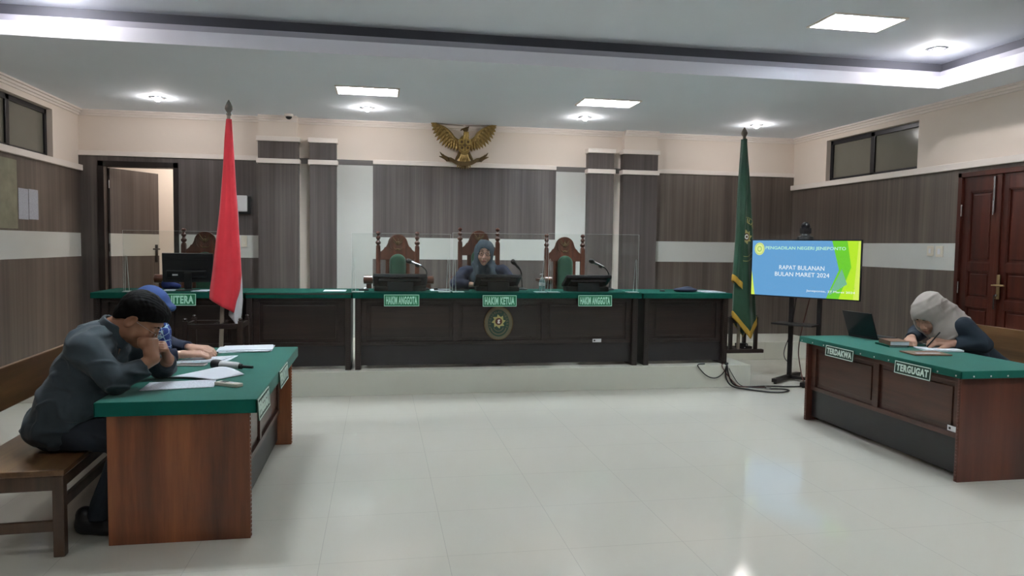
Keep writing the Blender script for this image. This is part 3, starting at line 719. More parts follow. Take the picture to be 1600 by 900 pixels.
# ================================================================ FURNITURE
def place(ox, oy, deg): return Matrix.Translation((ox, oy, 0))@Matrix.Rotation(R(deg), 4, 'Z')
def desk(name, label, group, L, D, z0, zt, T, mats, boards, loc, over=.035, drop=.06, kick=.24, rec=.05, end_w=.04, tacks=False, dots=0, sticker=None, ends_mat=None, felt='felt'):
    """front at local y=0 facing -y, length along x"""
    wood, end, kk = mats
    t = thing(name, label, 'desk', loc, 0, group)
    ft = zt-.02
    for x0 in (0, L-end_w):
        p = MB(ends_mat or end); p.box((x0, 0, z0), (x0+end_w, D, ft), .003, mtx=T)
        if dots:
            n = int((ft-z0)/.022)
            for i in range(n): p.box((x0+end_w/2-.006, -.004, z0+.01+i*.022), (x0+end_w/2+.006, .002, z0+.023+i*.022), 0, mtx=T)
        p.obj('end_panel', t)
    w = L-2*end_w; x0 = end_w
    fr = MB(wood); bt = .014
    fr.box((x0, rec-.012, ft-.075), (x0+w, rec+.02, ft), .003, mtx=T)
    fr.box((x0, rec-.008, z0+kick), (x0+w, rec+.02, z0+kick+.035), .003, mtx=T)
    st = .06
    for i in range(boards+1):
        xc = x0+(w-st)*i/boards
        fr.box((xc, rec-.006, z0+kick+.03), (xc+st, rec+.02, ft-.07), .002, mtx=T)
    fr.obj('front_frame', t)
    for i in range(boards):
        xa = x0+(w-st)*i/boards+st; xb = x0+(w-st)*(i+1)/boards
        b = MB(wood); b.box((xa, rec+.012, z0+kick+.035), (xb, rec+.024, ft-.075), mtx=T)
        b.box((xa+.035, rec+.004, z0+kick+.07), (xb-.035, rec+.014, ft-.11), .004, mtx=T); b.obj('front_board', t)
    MB(kk).box((x0, rec+.01, z0+.035), (x0+w, rec+.03, z0+kick), mtx=T).obj('kick_board', t)
    MB(wood).box((-.01, -.01, ft), (L+.01, D+.01, zt-.006), .002, mtx=T).obj('table_top', t)
    fl = MB(felt)
    fl.box((-over, -over, zt-.012), (L+over, D+over, zt), .005, mtx=T)
    for a, b in (((-over, -over, zt-drop), (L+over, -over+.01, zt-.006)), ((-over, D+over-.01, zt-drop), (L+over, D+over, zt-.006)), ((-over, -over, zt-drop), (-over+.01, D+over, zt-.006)), ((L+over-.01, -over, zt-drop), (L+over, D+over, zt-.006))): fl.box(a, b, .003, mtx=T)
    fl.obj('felt_cover', t)
    if tacks:
        for i in range(12): MB('device_white').ell((.0+L*i/11, -over-.001, zt-.035), (.006, .003, .006), seg=8, rings=6, mtx=T).obj('tack', t)
        for i in range(5): MB('device_white').ell((L+over+.001, D*i/5+.05, zt-.035), (.003, .006, .006), seg=8, rings=6, mtx=T).obj('tack', t)
    if sticker:
        sx, sz = sticker; s = MB('device_white', 'black'); s.box((sx, rec-.0105, sz), (sx+.095, rec-.007, sz+.036), mtx=T).box((sx+.012, rec-.0115, sz+.01), (sx+.03, rec-.01, sz+.026), mi=1, mtx=T); s.obj('sticker', t)
    return t
JT = 1.01
dk = ('walnut', 'walnut_z', 'kick'); tk_ = ('teak', 'teak_end', 'kick')
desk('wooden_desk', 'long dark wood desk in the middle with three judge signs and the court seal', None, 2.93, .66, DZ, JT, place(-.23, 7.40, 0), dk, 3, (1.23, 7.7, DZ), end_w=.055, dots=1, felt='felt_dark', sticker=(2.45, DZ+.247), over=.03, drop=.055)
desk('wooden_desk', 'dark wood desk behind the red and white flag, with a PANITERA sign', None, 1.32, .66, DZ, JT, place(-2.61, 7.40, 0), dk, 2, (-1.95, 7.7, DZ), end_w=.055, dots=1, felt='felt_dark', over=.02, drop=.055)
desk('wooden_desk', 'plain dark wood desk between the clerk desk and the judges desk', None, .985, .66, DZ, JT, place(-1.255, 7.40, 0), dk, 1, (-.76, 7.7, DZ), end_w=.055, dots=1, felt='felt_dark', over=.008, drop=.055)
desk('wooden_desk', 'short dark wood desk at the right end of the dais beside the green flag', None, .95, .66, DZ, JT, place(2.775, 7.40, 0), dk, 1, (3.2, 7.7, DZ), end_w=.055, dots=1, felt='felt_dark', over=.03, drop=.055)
desk('wooden_desk', 'green topped wooden desk at the left where the man in grey leans', None, 1.80, .665, 0, .72, place(-.635, 3.82, 90), tk_, 2, (-.97, 4.7, 0), over=.042, drop=.07, kick=.24, rec=.09, end_w=.03, dots=1)
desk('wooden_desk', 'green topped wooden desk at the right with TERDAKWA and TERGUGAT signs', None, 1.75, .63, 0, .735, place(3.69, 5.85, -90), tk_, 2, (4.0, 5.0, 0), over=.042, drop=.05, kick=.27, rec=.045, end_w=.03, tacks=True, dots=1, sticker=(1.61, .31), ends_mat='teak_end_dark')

# ---- name signs
def sign(words, w, h, T, label, dark=False, wob=0.):
    m = MB('sign_dark' if dark else 'sign_green', 'sign_white' if dark else 'sign_mint')
    m.box((-w/2, -.003, -h/2), (w/2, .003, h/2), mtx=T)
    e = .006
    for a, b in (((-w/2, -.0045, -h/2), (w/2, -.003, -h/2+e)), ((-w/2, -.0045, h/2-e), (w/2, -.003, h/2)), ((-w/2, -.0045, -h/2), (-w/2+e, -.003, h/2)), ((w/2-e, -.0045, -h/2), (w/2, -.003, h/2))): m.box(a, b, mi=1, mtx=T)
    put_text(m, words, -w/2+.02, w/2-.02, -h/2+.018, h/2-.017, .0035, 1, .045, .001, T@UPR, spacing=1.12)
    o = m.obj('name_sign'); tag(o, label, 'sign'); return o
def sgn(words, x0, x1, y0, y1, label, w=None):
    a = at(x0, y0, 7.355); b = at(x1, y1, 7.355)
    T = Matrix.Translation(((a.x+b.x)/2, 7.362, (a.z+b.z)/2))@Matrix.Rotation(R(-3), 4, 'X')
    sign(words, b.x-a.x, a.z-b.z, T, label)
sgn('HAKIM ANGGOTA', 600, 655, 460.5, 478.5, 'green HAKIM ANGGOTA sign left of the court seal')
sgn('HAKIM KETUA', 754.5, 807, 461.5, 479, 'green HAKIM KETUA sign right above the court seal')
sgn('HAKIM ANGGOTA', 904, 956, 461.5, 478.5, 'green HAKIM ANGGOTA sign right of the court seal')
sgn('PANITERA', 243, 306, 459, 477.5, 'green PANITERA sign half hidden by the blue headscarf')
def side_sign(words, y0, y1, z0, z1, x, deg, label):
    T = Matrix.Translation((x, (y0+y1)/2, (z0+z1)/2))@Matrix.Rotation(R(deg), 4, 'Z')@Matrix.Rotation(R(-4), 4, 'X')
    sign(words, abs(y1-y0), z1-z0, T, label, dark=True)
XS = 3.637
def yz(px, py, x):
    v = CM@np.array([px-800., py-450., FPX]); t = x/v[0]; return v[1]*t, v[2]*t+EYE
ya, za = yz(1291, 538, XS); yb, zb = yz(1333, 568, XS)
side_sign('TERDAKWA', ya, yb, zb+.012, za-.005, XS, -90, 'white on green TERDAKWA sign on the right desk')
ya, za = yz(1399, 562, XS); yb, zb = yz(1454, 599, XS)
side_sign('TERGUGAT', ya, yb, zb+.014, za-.004, XS, -90, 'white on green TERGUGAT sign on the right desk')
XN = -.585
ya, za = yz(403, 611, XN); yb, zb = yz(420, 621, XN)
side_sign('PENGGUGAT', ya, yb, .615, .72, XN, 90, 'nearer sign seen edge on at the left desk front')
ya, za = yz(437, 571, XN); yb, zb = yz(449, 560, XN)
side_sign('PENUNTUT', ya, yb, .615, .72, XN, 90, 'farther sign seen edge on at the left desk front')

# ---- court emblem shared by seal, flag and screen
def star(mb, cx, cz, r, y, mi, mtx=None, n=8, th=.004, fmap=None, ri=.62):
    pts = []
    for i in range(n*2):
        rr = r if i % 2 == 0 else r*ri
        a = pi/2+pi*i/n+(.14 if i % 2 == 0 else -.06); pts.append((cx+cos(a)*rr, cz+sin(a)*rr))
    vs = [(p[0], y, p[1]) for p in pts]+[(p[0], y-th, p[1]) for p in pts]; k = len(pts)
    vs += [(cx, y-th, cz)]
    fs = [(i, (i+1) % k, (i+1) % k+k, i+k) for i in range(k)]+[(i+k, (i+1) % k+k, 2*k) for i in range(k)]
    if fmap: vs = [fmap(Vector(v)) for v in vs]
    mb.add(vs, fs, mi, mtx)
def disc(mb, cx, cz, rx, rz, y, th, mi, n=40, fmap=None, a0=0, a1=2*pi, inner=None):
    vs = []; fs = []
    A = [a0+(a1-a0)*i/n for i in range(n+1)]
    if inner is None: inner = 0.001
    for a in A:
        for k in (1, inner):
            for d in (0, th): vs.append(Vector((cx+cos(a)*rx*k, y-d, cz+sin(a)*rz*k)))
    for i in range(n):
        o, q = i*4, i*4+4
        fs += [(o+1, q+1, q+3, o+3), (o, q, q+1, o+1), (o+2, o+3, q+3, q+2)]
    if fmap: vs = [fmap(v) for v in vs]
    mb.add(vs, fs, mi)
def arc_text(mb, s, cx, cz, rx, rz, h, y, mi, a0, a1, th=.002, fmap=None, flip=False):
    k = len(s)
    for i, ch in enumerate(s):
        if ch == ' ': continue
        a = a0+(a1-a0)*(i+.5)/k
        wd = abs(a1-a0)/k*rx*.78
        vs, fs, (x0, x1, z0, z1) = text_geo(ch, .02, .5)
        rot = a-pi/2 if not flip else a+pi/2
        out = []
        for v in vs:
            u = ((v.x-x0)/(x1-x0)-.5)*wd*(.5 if ch == 'I' else 1); w = ((v.y-z0)/(z1-z0)-.5)*h
            X = cx+cos(a)*rx+u*cos(rot)-w*sin(rot); Z = cz+sin(a)*rz+u*sin(rot)+w*cos(rot)
            p = Vector((X, y-th-v.z*th, Z)); out.append(fmap(p) if fmap else p)
        mb.add(out, fs, mi)
sc = at(779, 505, 7.43); sy = 7.442
sl = thing('court_seal', 'oval green court seal with a gold sun on the judges desk', 'seal', (sc.x, sy, sc.z))
def smb(*m): return MB(*m)
m = smb('gold_dark'); disc(m, sc.x, sc.z, .148, .170, sy+.004, .012, 0); disc(m, sc.x, sc.z, .152, .174, sy, .014, 0, inner=.965); m.obj('rim', sl)
m = smb('emblem_tan'); disc(m, sc.x, sc.z, .143, .165, sy, .011, 0); m.obj('border', sl)
m = smb('emblem_green', 'emblem_tan'); disc(m, sc.x, sc.z, .110, .138, sy, .014, 0)
arc_text(m, 'PENGADILAN NEGERI', sc.x, sc.z, .092, .118, .022, sy-.013, 1, R(205), R(-25), .001)
disc(m, sc.x, sc.z-.035, .085, .085, sy-.013, .003, 1, a0=R(190), a1=R(350), inner=.86); disc(m, sc.x, sc.z-.03, .055, .055, sy-.013, .003, 1, a0=R(195), a1=R(345), inner=.86)
m.obj('field', sl)
m = smb('emblem_gold', 'emblem_maroon', 'emblem_white'); star(m, sc.x, sc.z+.018, .074, sy-.013, 0, th=.006, ri=.68); disc(m, sc.x, sc.z+.018, .036, .036, sy-.018, .004, 1)
put_text(m, 'g', sc.x-.013, sc.x+.013, -.02, .02, 0, 2, .03, .001, Matrix.Translation((0, sy-.024, sc.z+.018))@UPR)
m.obj('sun', sl)

# ---- carved judge chairs (front to -y, built at the origin)
def chair(scale_top=0.):
    t = thing('carved_chair', 'x', 'chair', (0, 0, 0))
    yb = .24; H = 1.24+scale_top
    for sx in (-1, 1):
        p = MB('chair_wood'); p.box((sx*.223-.026, yb-.026, 0), (sx*.223+.026, yb+.026, H-.02), .006); p.obj('back_leg', t)
        f = MB('chair_wood'); f.lathe([(.026, 0), (.026, .012), (.016, .022), (.030, .04), (.032, .055), (.018, .07), (.016, .085), (.027, .10), (.026, .115), (.014, .128), (.013, .135), (.026, .15), (.028, .162), (.018, .175), (.008, .18)], (sx*.223, yb, H-.022), 16); f.obj('finial', t, smooth=True)
        g = MB('chair_wood'); g.lathe([(.03, 0), (.02, .05), (.034, .12), (.022, .2), (.034, .34), (.026, .40), (.03, .5), (.03, .84)], (sx*.32, -.26, 0), 14); g.obj('front_leg', t, smooth=True)
        a = MB('chair_wood'); a.box((sx*.32-.03, -.28, .83), (sx*.32+.03, .26, .865), .012)
        a.cyl((sx*.33-.045, -.30, .865), (sx*.33+.045, -.30, .865), .045, n=20).cyl((sx*.33-.05, -.30, .865), (sx*.33+.05, -.30, .865), .024, n=16)
        a.box((min(sx*.223, sx*.32), yb-.02, .8), (max(sx*.223, sx*.32), yb+.02, .86), .006)
        a.obj('armrest', t, smooth=True)
    s = MB('chair_wood'); s.box((-.33, -.28, .42), (.33, .26, .50), .012); s.obj('seat_frame', t)
    c = Solid(); c.ell((0, -.01, .525), (.31, .27, .05)); c.obj('seat_cushion', 'cushion_green', t, h=.014)
    o = [(-.2, 1.07), (.2, 1.07), (.2, 1.165), (.185, 1.172), (.165, 1.19), (.15, 1.215), (.135, 1.222), (.125, 1.24)]
    o += [(.115*cos(a), 1.255+.11*sin(a)) for a in [R(v) for v in range(6, 175, 12)]]
    o += [(-.125, 1.24), (-.135, 1.222), (-.15, 1.215), (-.165, 1.19), (-.185, 1.172), (-.2, 1.165)]
    o = [(x, z+scale_top) for x, z in o]
    b = MB('chair_wood'); b.prism(o, yb-.018, yb+.018, bev=.005); b.obj('crest_board', t)
    bs = MB('chair_wood')
    for sx in (-1, 1): bs.box((sx*.118-.02, yb-.015, .5), (sx*.118+.02, yb+.015, 1.075+scale_top), .004)
    bs.box((-.2, yb-.015, .62), (.2, yb+.015, .70), .004).box((-.1, yb, .5), (.1, yb+.012, 1.08+scale_top)); bs.obj('back_stiles', t)
    cu = Solid(); cu.cap((0, yb-.035, .66), (0, yb-.035, 1.045+scale_top), .095, .095, .02)
    cu.half((0, yb-.02, 0), (0, 1, 0)); cu.half((0, yb-.07, 0), (0, -1, 0), .03)
    cu.obj('back_cushion', 'cushion_green', t, h=.008)
    k = MB('gold_dark', 'chair_wood'); z = 1.285+scale_top; y = yb-.022
    for sx in (-1, 1):
        k.tube([(sx*.012, y, z-.02), (sx*.03, y, z+.0), (sx*.05, y, z+.03), (sx*.058, y, z+.05)], [.008, .004], smooth=1)
        k.tube([(sx*.012, y, z-.03), (sx*.035, y, z-.02), (sx*.06, y, z+.01)], [.007, .003], smooth=1)
        k.tube([(sx*.005, y, z-.10), (sx*.035, y, z-.095), (sx*.05, y, z-.07)], [.006, .003], smooth=1)
        k.tube([(sx*.07, y, z-.09), (sx*.09, y, z-.06), (sx*.085, y, z-.02), (sx*.095, y, z+.01)], .004, mi=1, smooth=1)
    k.ell((0, y, z-.02), (.018, .008, .026)).ell((0, y, z+.02), (.009, .006, .012)).ell((0, y, z-.09), (.02, .005, .008)); k.obj('carving', t, smooth=True)
    return t
c0 = chair(0.); c0['label'] = 'empty carved chair left of the seated judge'; c0['group'] = 'carved chairs on the dais'
c0.location = (at(621.5, 400, 8.64).x, 8.4, DZ)
for px, lb in ((882, 'empty carved chair right of the seated judge'), (321, 'carved chair behind the clerk monitor and the red flag')):
    c = copy_tree(c0); c.location = (at(px, 400, 8.64).x, 8.4, DZ); c['label'] = lb
c1 = chair(.06); c1.location = (at(748, 400, 8.64).x, 8.4, DZ); c1['label'] = 'taller carved chair the judge sits on'; c1['group'] = 'carved chairs on the dais'

# ---- benches
def bench(T, L, D, label, zb0=.61, zb1=.835, zs=.42):
    t = thing('wooden_bench', label, 'bench', T.translation)
    s = MB('bench_wood'); s.box((0, 0, zs-.03), (L, D, zs), .006, mtx=T); s.obj('seat', t)
    a = MB('bench_leg'); a.box((.03, .02, zs-.10), (L-.03, .045, zs-.03), .003, mtx=T).box((.03, D-.045, zs-.10), (L-.03, D-.02, zs-.03), .003, mtx=T).box((.01, .04, zs-.10), (.035, D-.04, zs-.03), .003, mtx=T).box((L-.035, .04, zs-.10), (L-.01, D-.04, zs-.03), .003, mtx=T); a.obj('apron', t)
    for x in (.005, L-.055):
        MB('bench_leg').box((x, .005, 0), (x+.05, .055, zs-.03), .006, mtx=T).obj('front_leg', t)
        MB('bench_leg').box((x, D-.05, 0), (x+.05, D, zb1-.02), .006, mtx=T).obj('back_leg', t)
    r = MB('bench_leg'); r.box((.02, .05, .12), (.045, D-.04, .17), .003, mtx=T).box((L-.045, .05, .12), (L-.02, D-.04, .17), .003, mtx=T).box((.04, .02, .22), (L-.04, .042, .27), .003, mtx=T); r.obj('stretcher', t)
    MB('bench_wood').box((-.01, D-.035, zb0), (L+.01, D-.01, zb1), .006, mtx=T).obj('backrest', t)
    return t
bench(place(-1.45, 3.71, 92.5), 2.5, .47, 'brown wooden bench under the man in grey, at the left edge')
bench(place(4.72, 5.85, -90), 2.2, .47, 'brown wooden bench behind the right desk', zb0=.55, zb1=.86)

# ---- television and its stand
TD = Vector((.592, -.806, 0)); TN = Vector((-.806, -.592, 0))     # along the screen, out of the screen
TC = Vector((4.643, 7.473, 1.277))
TT = Matrix(((TD.x, -TN.x, 0, TC.x), (TD.y, -TN.y, 0, TC.y), (0, 0, 1, TC.z), (0, 0, 0, 1)))   # local x along, y into the wall, z up
TW, TH = 1.225, .655
tv = thing('television', 'large television showing a blue and green meeting slide', 'television', TC)
MB('black').box((-TW/2, 0, -TH/2), (TW/2, .03, TH/2), .004, mtx=TT).box((-TW*.35, .03, -TH*.38), (TW*.35, .065, TH*.2), .01, mtx=TT).obj('housing', tv)
def glow(name, col, s=1.0): M[name] = plain(name, (0, 0, 0, 1), .25, emit=col, es=s, noise_amt=0); return name
for k, c in (('slide_blue', srgb(104, 164, 214)), ('slide_green', srgb(112, 208, 52)), ('slide_lime', srgb(186, 236, 48)), ('slide_pale', srgb(120, 186, 150)), ('slide_yellow', srgb(214, 240, 96)), ('slide_white', srgb(246, 252, 255)), ('slide_mint', srgb(190, 244, 214)), ('slide_logo', srgb(226, 240, 150)), ('slide_ring', srgb(150, 190, 110))): glow(k, c, .95/2**SC.view_settings.exposure)
sm = MB('slide_blue', 'slide_green', 'slide_lime', 'slide_pale', 'slide_yellow', 'slide_white', 'slide_mint', 'slide_logo', 'slide_ring')
w2, h2 = TW/2-.012, TH/2-.014
def U(u, v): return (-w2+2*w2*u, h2-2*h2*v)      # slide coordinates, v down
def poly(pts, mi, y): sm.add([(U(u, v)[0], y, U(u, v)[1]) for u, v in pts], [tuple(range(len(pts)))], mi, TT)
poly([(0, 0), (1, 0), (1, 1), (0, 1)], 0, -.001)
poly([(.752, 0), (1, 0), (1, 1), (.715, 1), (.82, .5)], 1, -.0014)
poly([(.735, .95), (.845, .48), (.895, .74)], 3, -.0017)
poly([(.885, 0), (1, 0), (1, 1), (.825, 1), (.925, .45)], 2, -.0016); poly([(.982, 0), (1, 0), (1, 1), (.95, 1)], 4, -.0019)
poly([(0, .55), (.036, 1), (0, 1)], 4, -.0018)
TU = TT@UPR
def stext(s, u0, u1, v0, v1, mi, bold=.01):
    a = U(u0, v1); b = U(u1, v0); put_text(sm, s, a[0], b[0], a[1], b[1], .003, mi, bold, .0003, TU)
stext('PENGADILAN NEGERI JENEPONTO', .132, .875, .105, .178, 6, .014)
stext('RAPAT BULANAN', .272, .692, .445, .52, 5, .0); stext('BULAN MARET 2024', .232, .738, .565, .64, 5, .0)
stext('Jeneponto, 27 Maret 2024', .535, .965, .862, .908, 5, .0)
for r, mi, y in ((.1, 7, -.0024), (.088, 8, -.0028), (.08, 7, -.0032), (.045, 8, -.0036), (.03, 7, -.004)):
    cx, cz = U(.072, .155); n = 28
    sm.add([(cx+cos(2*pi*i/n)*r*.60, y, cz+sin(2*pi*i/n)*r*.72) for i in range(n)], [tuple(range(n))], mi, TT)
sm.obj('screen', tv)
MB('black').box((-.02, -.0015, -TH/2+.002), (.02, -.0005, -TH/2+.01), mtx=TT).obj('badge', tv)
st = thing('television_stand', 'black metal floor stand carrying the television', 'stand', (TC.x+.05, TC.y+.05, 0))
pm = MB('blackm'); PO = .102
for x in (-.16, .155): pm.box((x-.022, PO-.02, .03-TC.z), (x+.022, PO+.02, .15), .003, mtx=TT)
pm.obj('upright', st)
MB('blackm').box((-.26, PO-.03, -.1), (.26, PO-.02, .1), .002, mtx=TT).box((-.24, PO-.035, -.2), (-.2, PO-.025, .2), mtx=TT).box((.2, PO-.035, -.2), (.24, PO-.025, .2), mtx=TT).obj('mounting_plate', st)
MB('blackm').box((-.29, PO-.24, .645-TC.z), (.17, PO+.02, .665-TC.z), .004, mtx=TT).obj('shelf', st)
ft = MB('blackm')
for x in (-.16, .155): ft.box((x-.03, -.30, .02-TC.z), (x+.03, .36, .06-TC.z), .004, mtx=TT)
ft.box((-.16, PO-.025, .02-TC.z), (.16, PO+.025, .055-TC.z), .003, mtx=TT); ft.obj('foot_frame', st)
cs = MB('black')
for x in (-.16, .155):
    for y in (-.27, .33): cs.cyl((x-.012, y, .012-TC.z), (x+.012, y, .012-TC.z), .012, mtx=TT)
cs.obj('castor', st)
wc = thing('conference_camera', 'black pan and tilt camera standing on top of the television', 'camera', TT@Vector((-.0, .02, TH/2)))
MB('black').lathe([(.09, 0), (.085, .03), (.05, .045), (.045, .06)], TT@Vector((0, .02, TH/2)), 24).obj('base', wc, smooth=True)
q = TT@Vector((0, .02, TH/2+.06)); MB('black').box((q.x-.05, q.y-.045, q.z), (q.x+.05, q.y+.045, q.z+.07), .016).ell((q.x, q.y, q.z+.085), (.048, .05, .05)).obj('head', wc, smooth=True)
q2 = q+Vector((-.034, -.030, .082)); MB('alum').lathe([(.026, 0), (.026, .016), (.018, .018), (.016, .01)], q2, 20, axis=TN).obj('lens', wc, smooth=True)

# ---- flags
def interp(t, xs, ys):
    return float(np.interp(t, xs, ys))
def drape(rows, bottom, Y, depth, pleats, phase=0., nt=56, na=96, back=0.):
    """a hanging cloth: rows = (pixel y, left, right) of its outline, bottom = (fraction across, pixel y)"""
    zs = [at((l+r)/2, y, Y).z for y, l, r in rows][::-1]; ls = [at(l, y, Y).x for y, l, r in rows][::-1]; rs = [at(r, y, Y).x for y, l, r in rows][::-1]
    mid = rows[-1]; bx = [f for f, y in bottom]; bz = [at((mid[1]+mid[2])/2, y, Y).z for f, y in bottom]
    ztop = zs[-1]
    def pt(t, a, grow=0.):
        f = .5+.5*cos(a); zb = interp(f, bx, bz); z = ztop+(zb-ztop)*t
        l, r = interp(z, zs, ls), interp(z, zs, rs); w = (r-l)/2; c = (l+r)/2
        k = min(1, t*3)
        dd = (depth*(.3+.7*t))*(1+.0*k)
        pl = 1+.22*k*sin(pleats*a+phase+2.2*t)+.10*k*sin(2.3*pleats*a+1.3+3*t)
        x = c+cos(a)*(w+grow)
        y = Y+back-(sin(a))*dd*pl*(1)-(grow if sin(a) > 0 else -grow)+.012*sin(6*t+3*f)*k
        return Vector((x, y, z))
    return pt, nt, na
def drape_mesh(d, mat, name, parent, t0=0., t1=1., grow=0., thick=.003):
    pt, nt, na = d; n = nt if t1-t0 > .3 else 4
    m = MB(mat); vs = [pt(t0+(t1-t0)*i/n, 2*pi*k/na, grow) for i in range(n+1) for k in range(na)]
    fs = [(i*na+k, (i+1)*na+k, (i+1)*na+(k+1) % na, i*na+(k+1) % na) for i in range(n) for k in range(na)]
    m.add(vs, fs); o = m.obj(name, parent, smooth=True, auto=False)
    sd = o.modifiers.new('thickness', 'SOLIDIFY'); sd.thickness = thick; sd.offset = -1
    return o
def flag_stand(x0, x1, y0, y1, z0, zt, label, cx, cy):
    t = thing('flag_stand', label, 'stand', ((x0+x1)/2, (y0+y1)/2, z0))
    for x in (x0, x1):
        for y in (y0, y1):
            p = MB('walnut_z'); p.box((x-.02, y-.02, z0+.04), (x+.02, y+.02, zt), .004).ell((x, y, zt+.012), (.018, .018, .016)); p.obj('post', t)
    f = MB('walnut')
    for y in (y0, y1): f.box((x0-.10, y-.03, z0), (x1+.10, y+.03, z0+.045), .01)
    f.box((cx-.05, y0, z0), (cx+.05, y1, z0+.04), .004); f.obj('foot_beam', t)
    r = MB('walnut')
    for y in (y0, y1): r.box((x0, y-.012, zt-.07), (x1, y+.012, zt-.025), .003)
    for x in (x0, x1): r.box((x-.012, y0, zt-.07), (x+.012, y1, zt-.025), .003)
    r.box((cx-.04, y0, zt-.065), (cx-.022, y1, zt-.03)).box((cx+.022, y0, zt-.065), (cx+.04, y1, zt-.03)); r.obj('rail', t)
    return t
# red and white flag on the floor in front of the dais
FY = 6.95
flag_stand(-1.66, -1.20, FY-.16, FY+.16, 0, .80, 'wooden frame holding the red and white flag pole', -1.40, FY)
a = at(345.5, 540, FY); b = at(357.5, 176, FY); ft_ = b+(a-b)*((b.z-.04)/(b.z-a.z))
fl = thing('national_flag', 'furled red and white flag on a pole, in front of the clerk desk', 'flag', ft_)
MB('pole').cyl(ft_, b, .020, .016, 16).obj('pole', fl, smooth=True)
MB('pole_tip').lathe([(.014, -.03), (.022, -.02), (.022, -.01), (.016, 0), (.034, .03), (.033, .05), (.018, .085), (.004, .11)], b, 20).obj('finial', fl, smooth=True)
dr_ = drape([(186, 353, 362), (215, 350.5, 364), (250, 348.5, 366.5), (330, 342.5, 371.5), (400, 335, 375.5), (430, 331.5, 377), (452, 328, 375), (470, 327, 370.5), (489, 327, 366)], [(0, 467), (.25, 472), (1, 489)], FY, .075, 3, .4, back=.005)
drape_mesh(dr_, 'red_cloth', 'red_cloth', fl)
dw_ = drape([(300, 362, 370), (400, 364, 374.5), (440, 364, 377), (470, 360, 378), (492, 356, 376), (508, 358, 374)], [(0, 493), (.75, 509), (1, 497)], FY, .035, 3, 1.4, back=.035)
drape_mesh(dw_, 'white_cloth', 'white_cloth', fl, t0=.05)
# green court flag on the dais
GY = 8.14
flag_stand(at(1154, 500, GY-.17).x, at(1194, 500, GY-.17).x, GY+.02, GY+.30, DZ, at(1195, 498, GY-.17).z, 'wooden frame holding the green flag pole', at(1160, 500, GY).x, GY+.1)
a = at(1153, 545, GY+.05); b = at(1163, 214, GY); gt_ = b+(a-b)*((b.z-DZ-.045)/(b.z-a.z))
gf = thing('court_flag', 'furled green satin flag with yellow fringe and a sun emblem', 'flag', gt_)
MB('pole').cyl(gt_, b, .020, .017, 16).obj('pole', gf, smooth=True)
MB('pole_tip').lathe([(.017, -.04), (.02, -.02), (.018, 0), (.036, .035), (.034, .055), (.018, .09), (.004, .11)], b, 20).obj('finial', gf, smooth=True)
g1 = drape([(218, 1158, 1167), (300, 1153, 1172), (380, 1149, 1176.5), (440, 1146.5, 1180), (500, 1144, 1182), (528, 1146, 1182)], [(0, 495), (.55, 527), (1, 504)], GY, .085, 3, 1.1)
g2 = drape([(218, 1157.5, 1164), (300, 1150.5, 1163), (400, 1143, 1160), (448, 1140, 1156)], [(0, 437), (1, 451)], GY, .05, 2, .2, back=-.055)
drape_mesh(g1, 'green_cloth', 'green_cloth', gf); drape_mesh(g1, 'fringe', 'fringe', gf, .965, 1.005, .004)
drape_mesh(g2, 'green_cloth', 'green_fold', gf); drape_mesh(g2, 'fringe', 'fringe', gf, .96, 1.005, .004)
pt1 = g1[0]
def on_flag(p):
    """lay a point of the emblem on the front of the cloth"""
    best = None; zt_ = pt1(0, pi/2).z
    a = R(90)
    for _ in range(7):
        lo_ = pt1(.3, a); f = .5+.5*cos(a); zb = pt1(1, a).z; t = (zt_-p.z)/(zt_-zb); q = pt1(t, a); e = pt1(t, a+.02)
        a -= max(-.5, min(.5, (q.x-p.x)/((e.x-q.x)/.02+1e-9))); a = max(.12, min(pi-.12, a))
    q = pt1(t, a); return Vector((q.x, q.y-.004+p.y, q.z))
ec = at(1167.5, 370, GY-.08)
em = MB('emblem_gold', 'emblem_maroon', 'emblem_white')
star(em, ec.x-.01, ec.z, .088, 0, 0, th=.003, fmap=on_flag, ri=.66); disc(em, ec.x-.01, ec.z, .040, .042, -.003, .002, 1, n=20, fmap=on_flag); disc(em, ec.x-.01, ec.z, .024, .030, -.005, .002, 2, n=14, fmap=on_flag, inner=.5)
arc_text(em, 'NGADILAN', ec.x-.01, ec.z-.03, .15, .22, .055, -.002, 0, R(150), R(35), .001, on_flag)
for k_ in (.27, .215): disc(em, ec.x-.01, ec.z-.02, k_*.66, k_, -.001, .002, 0, n=30, fmap=on_flag, a0=R(195), a1=R(320), inner=.975)
disc(em, ec.x-.01, ec.z-.03, .17, .262, -.001, .002, 0, n=30, fmap=on_flag, a0=R(30), a1=R(150), inner=.98)
em.obj('sun_emblem', gf)

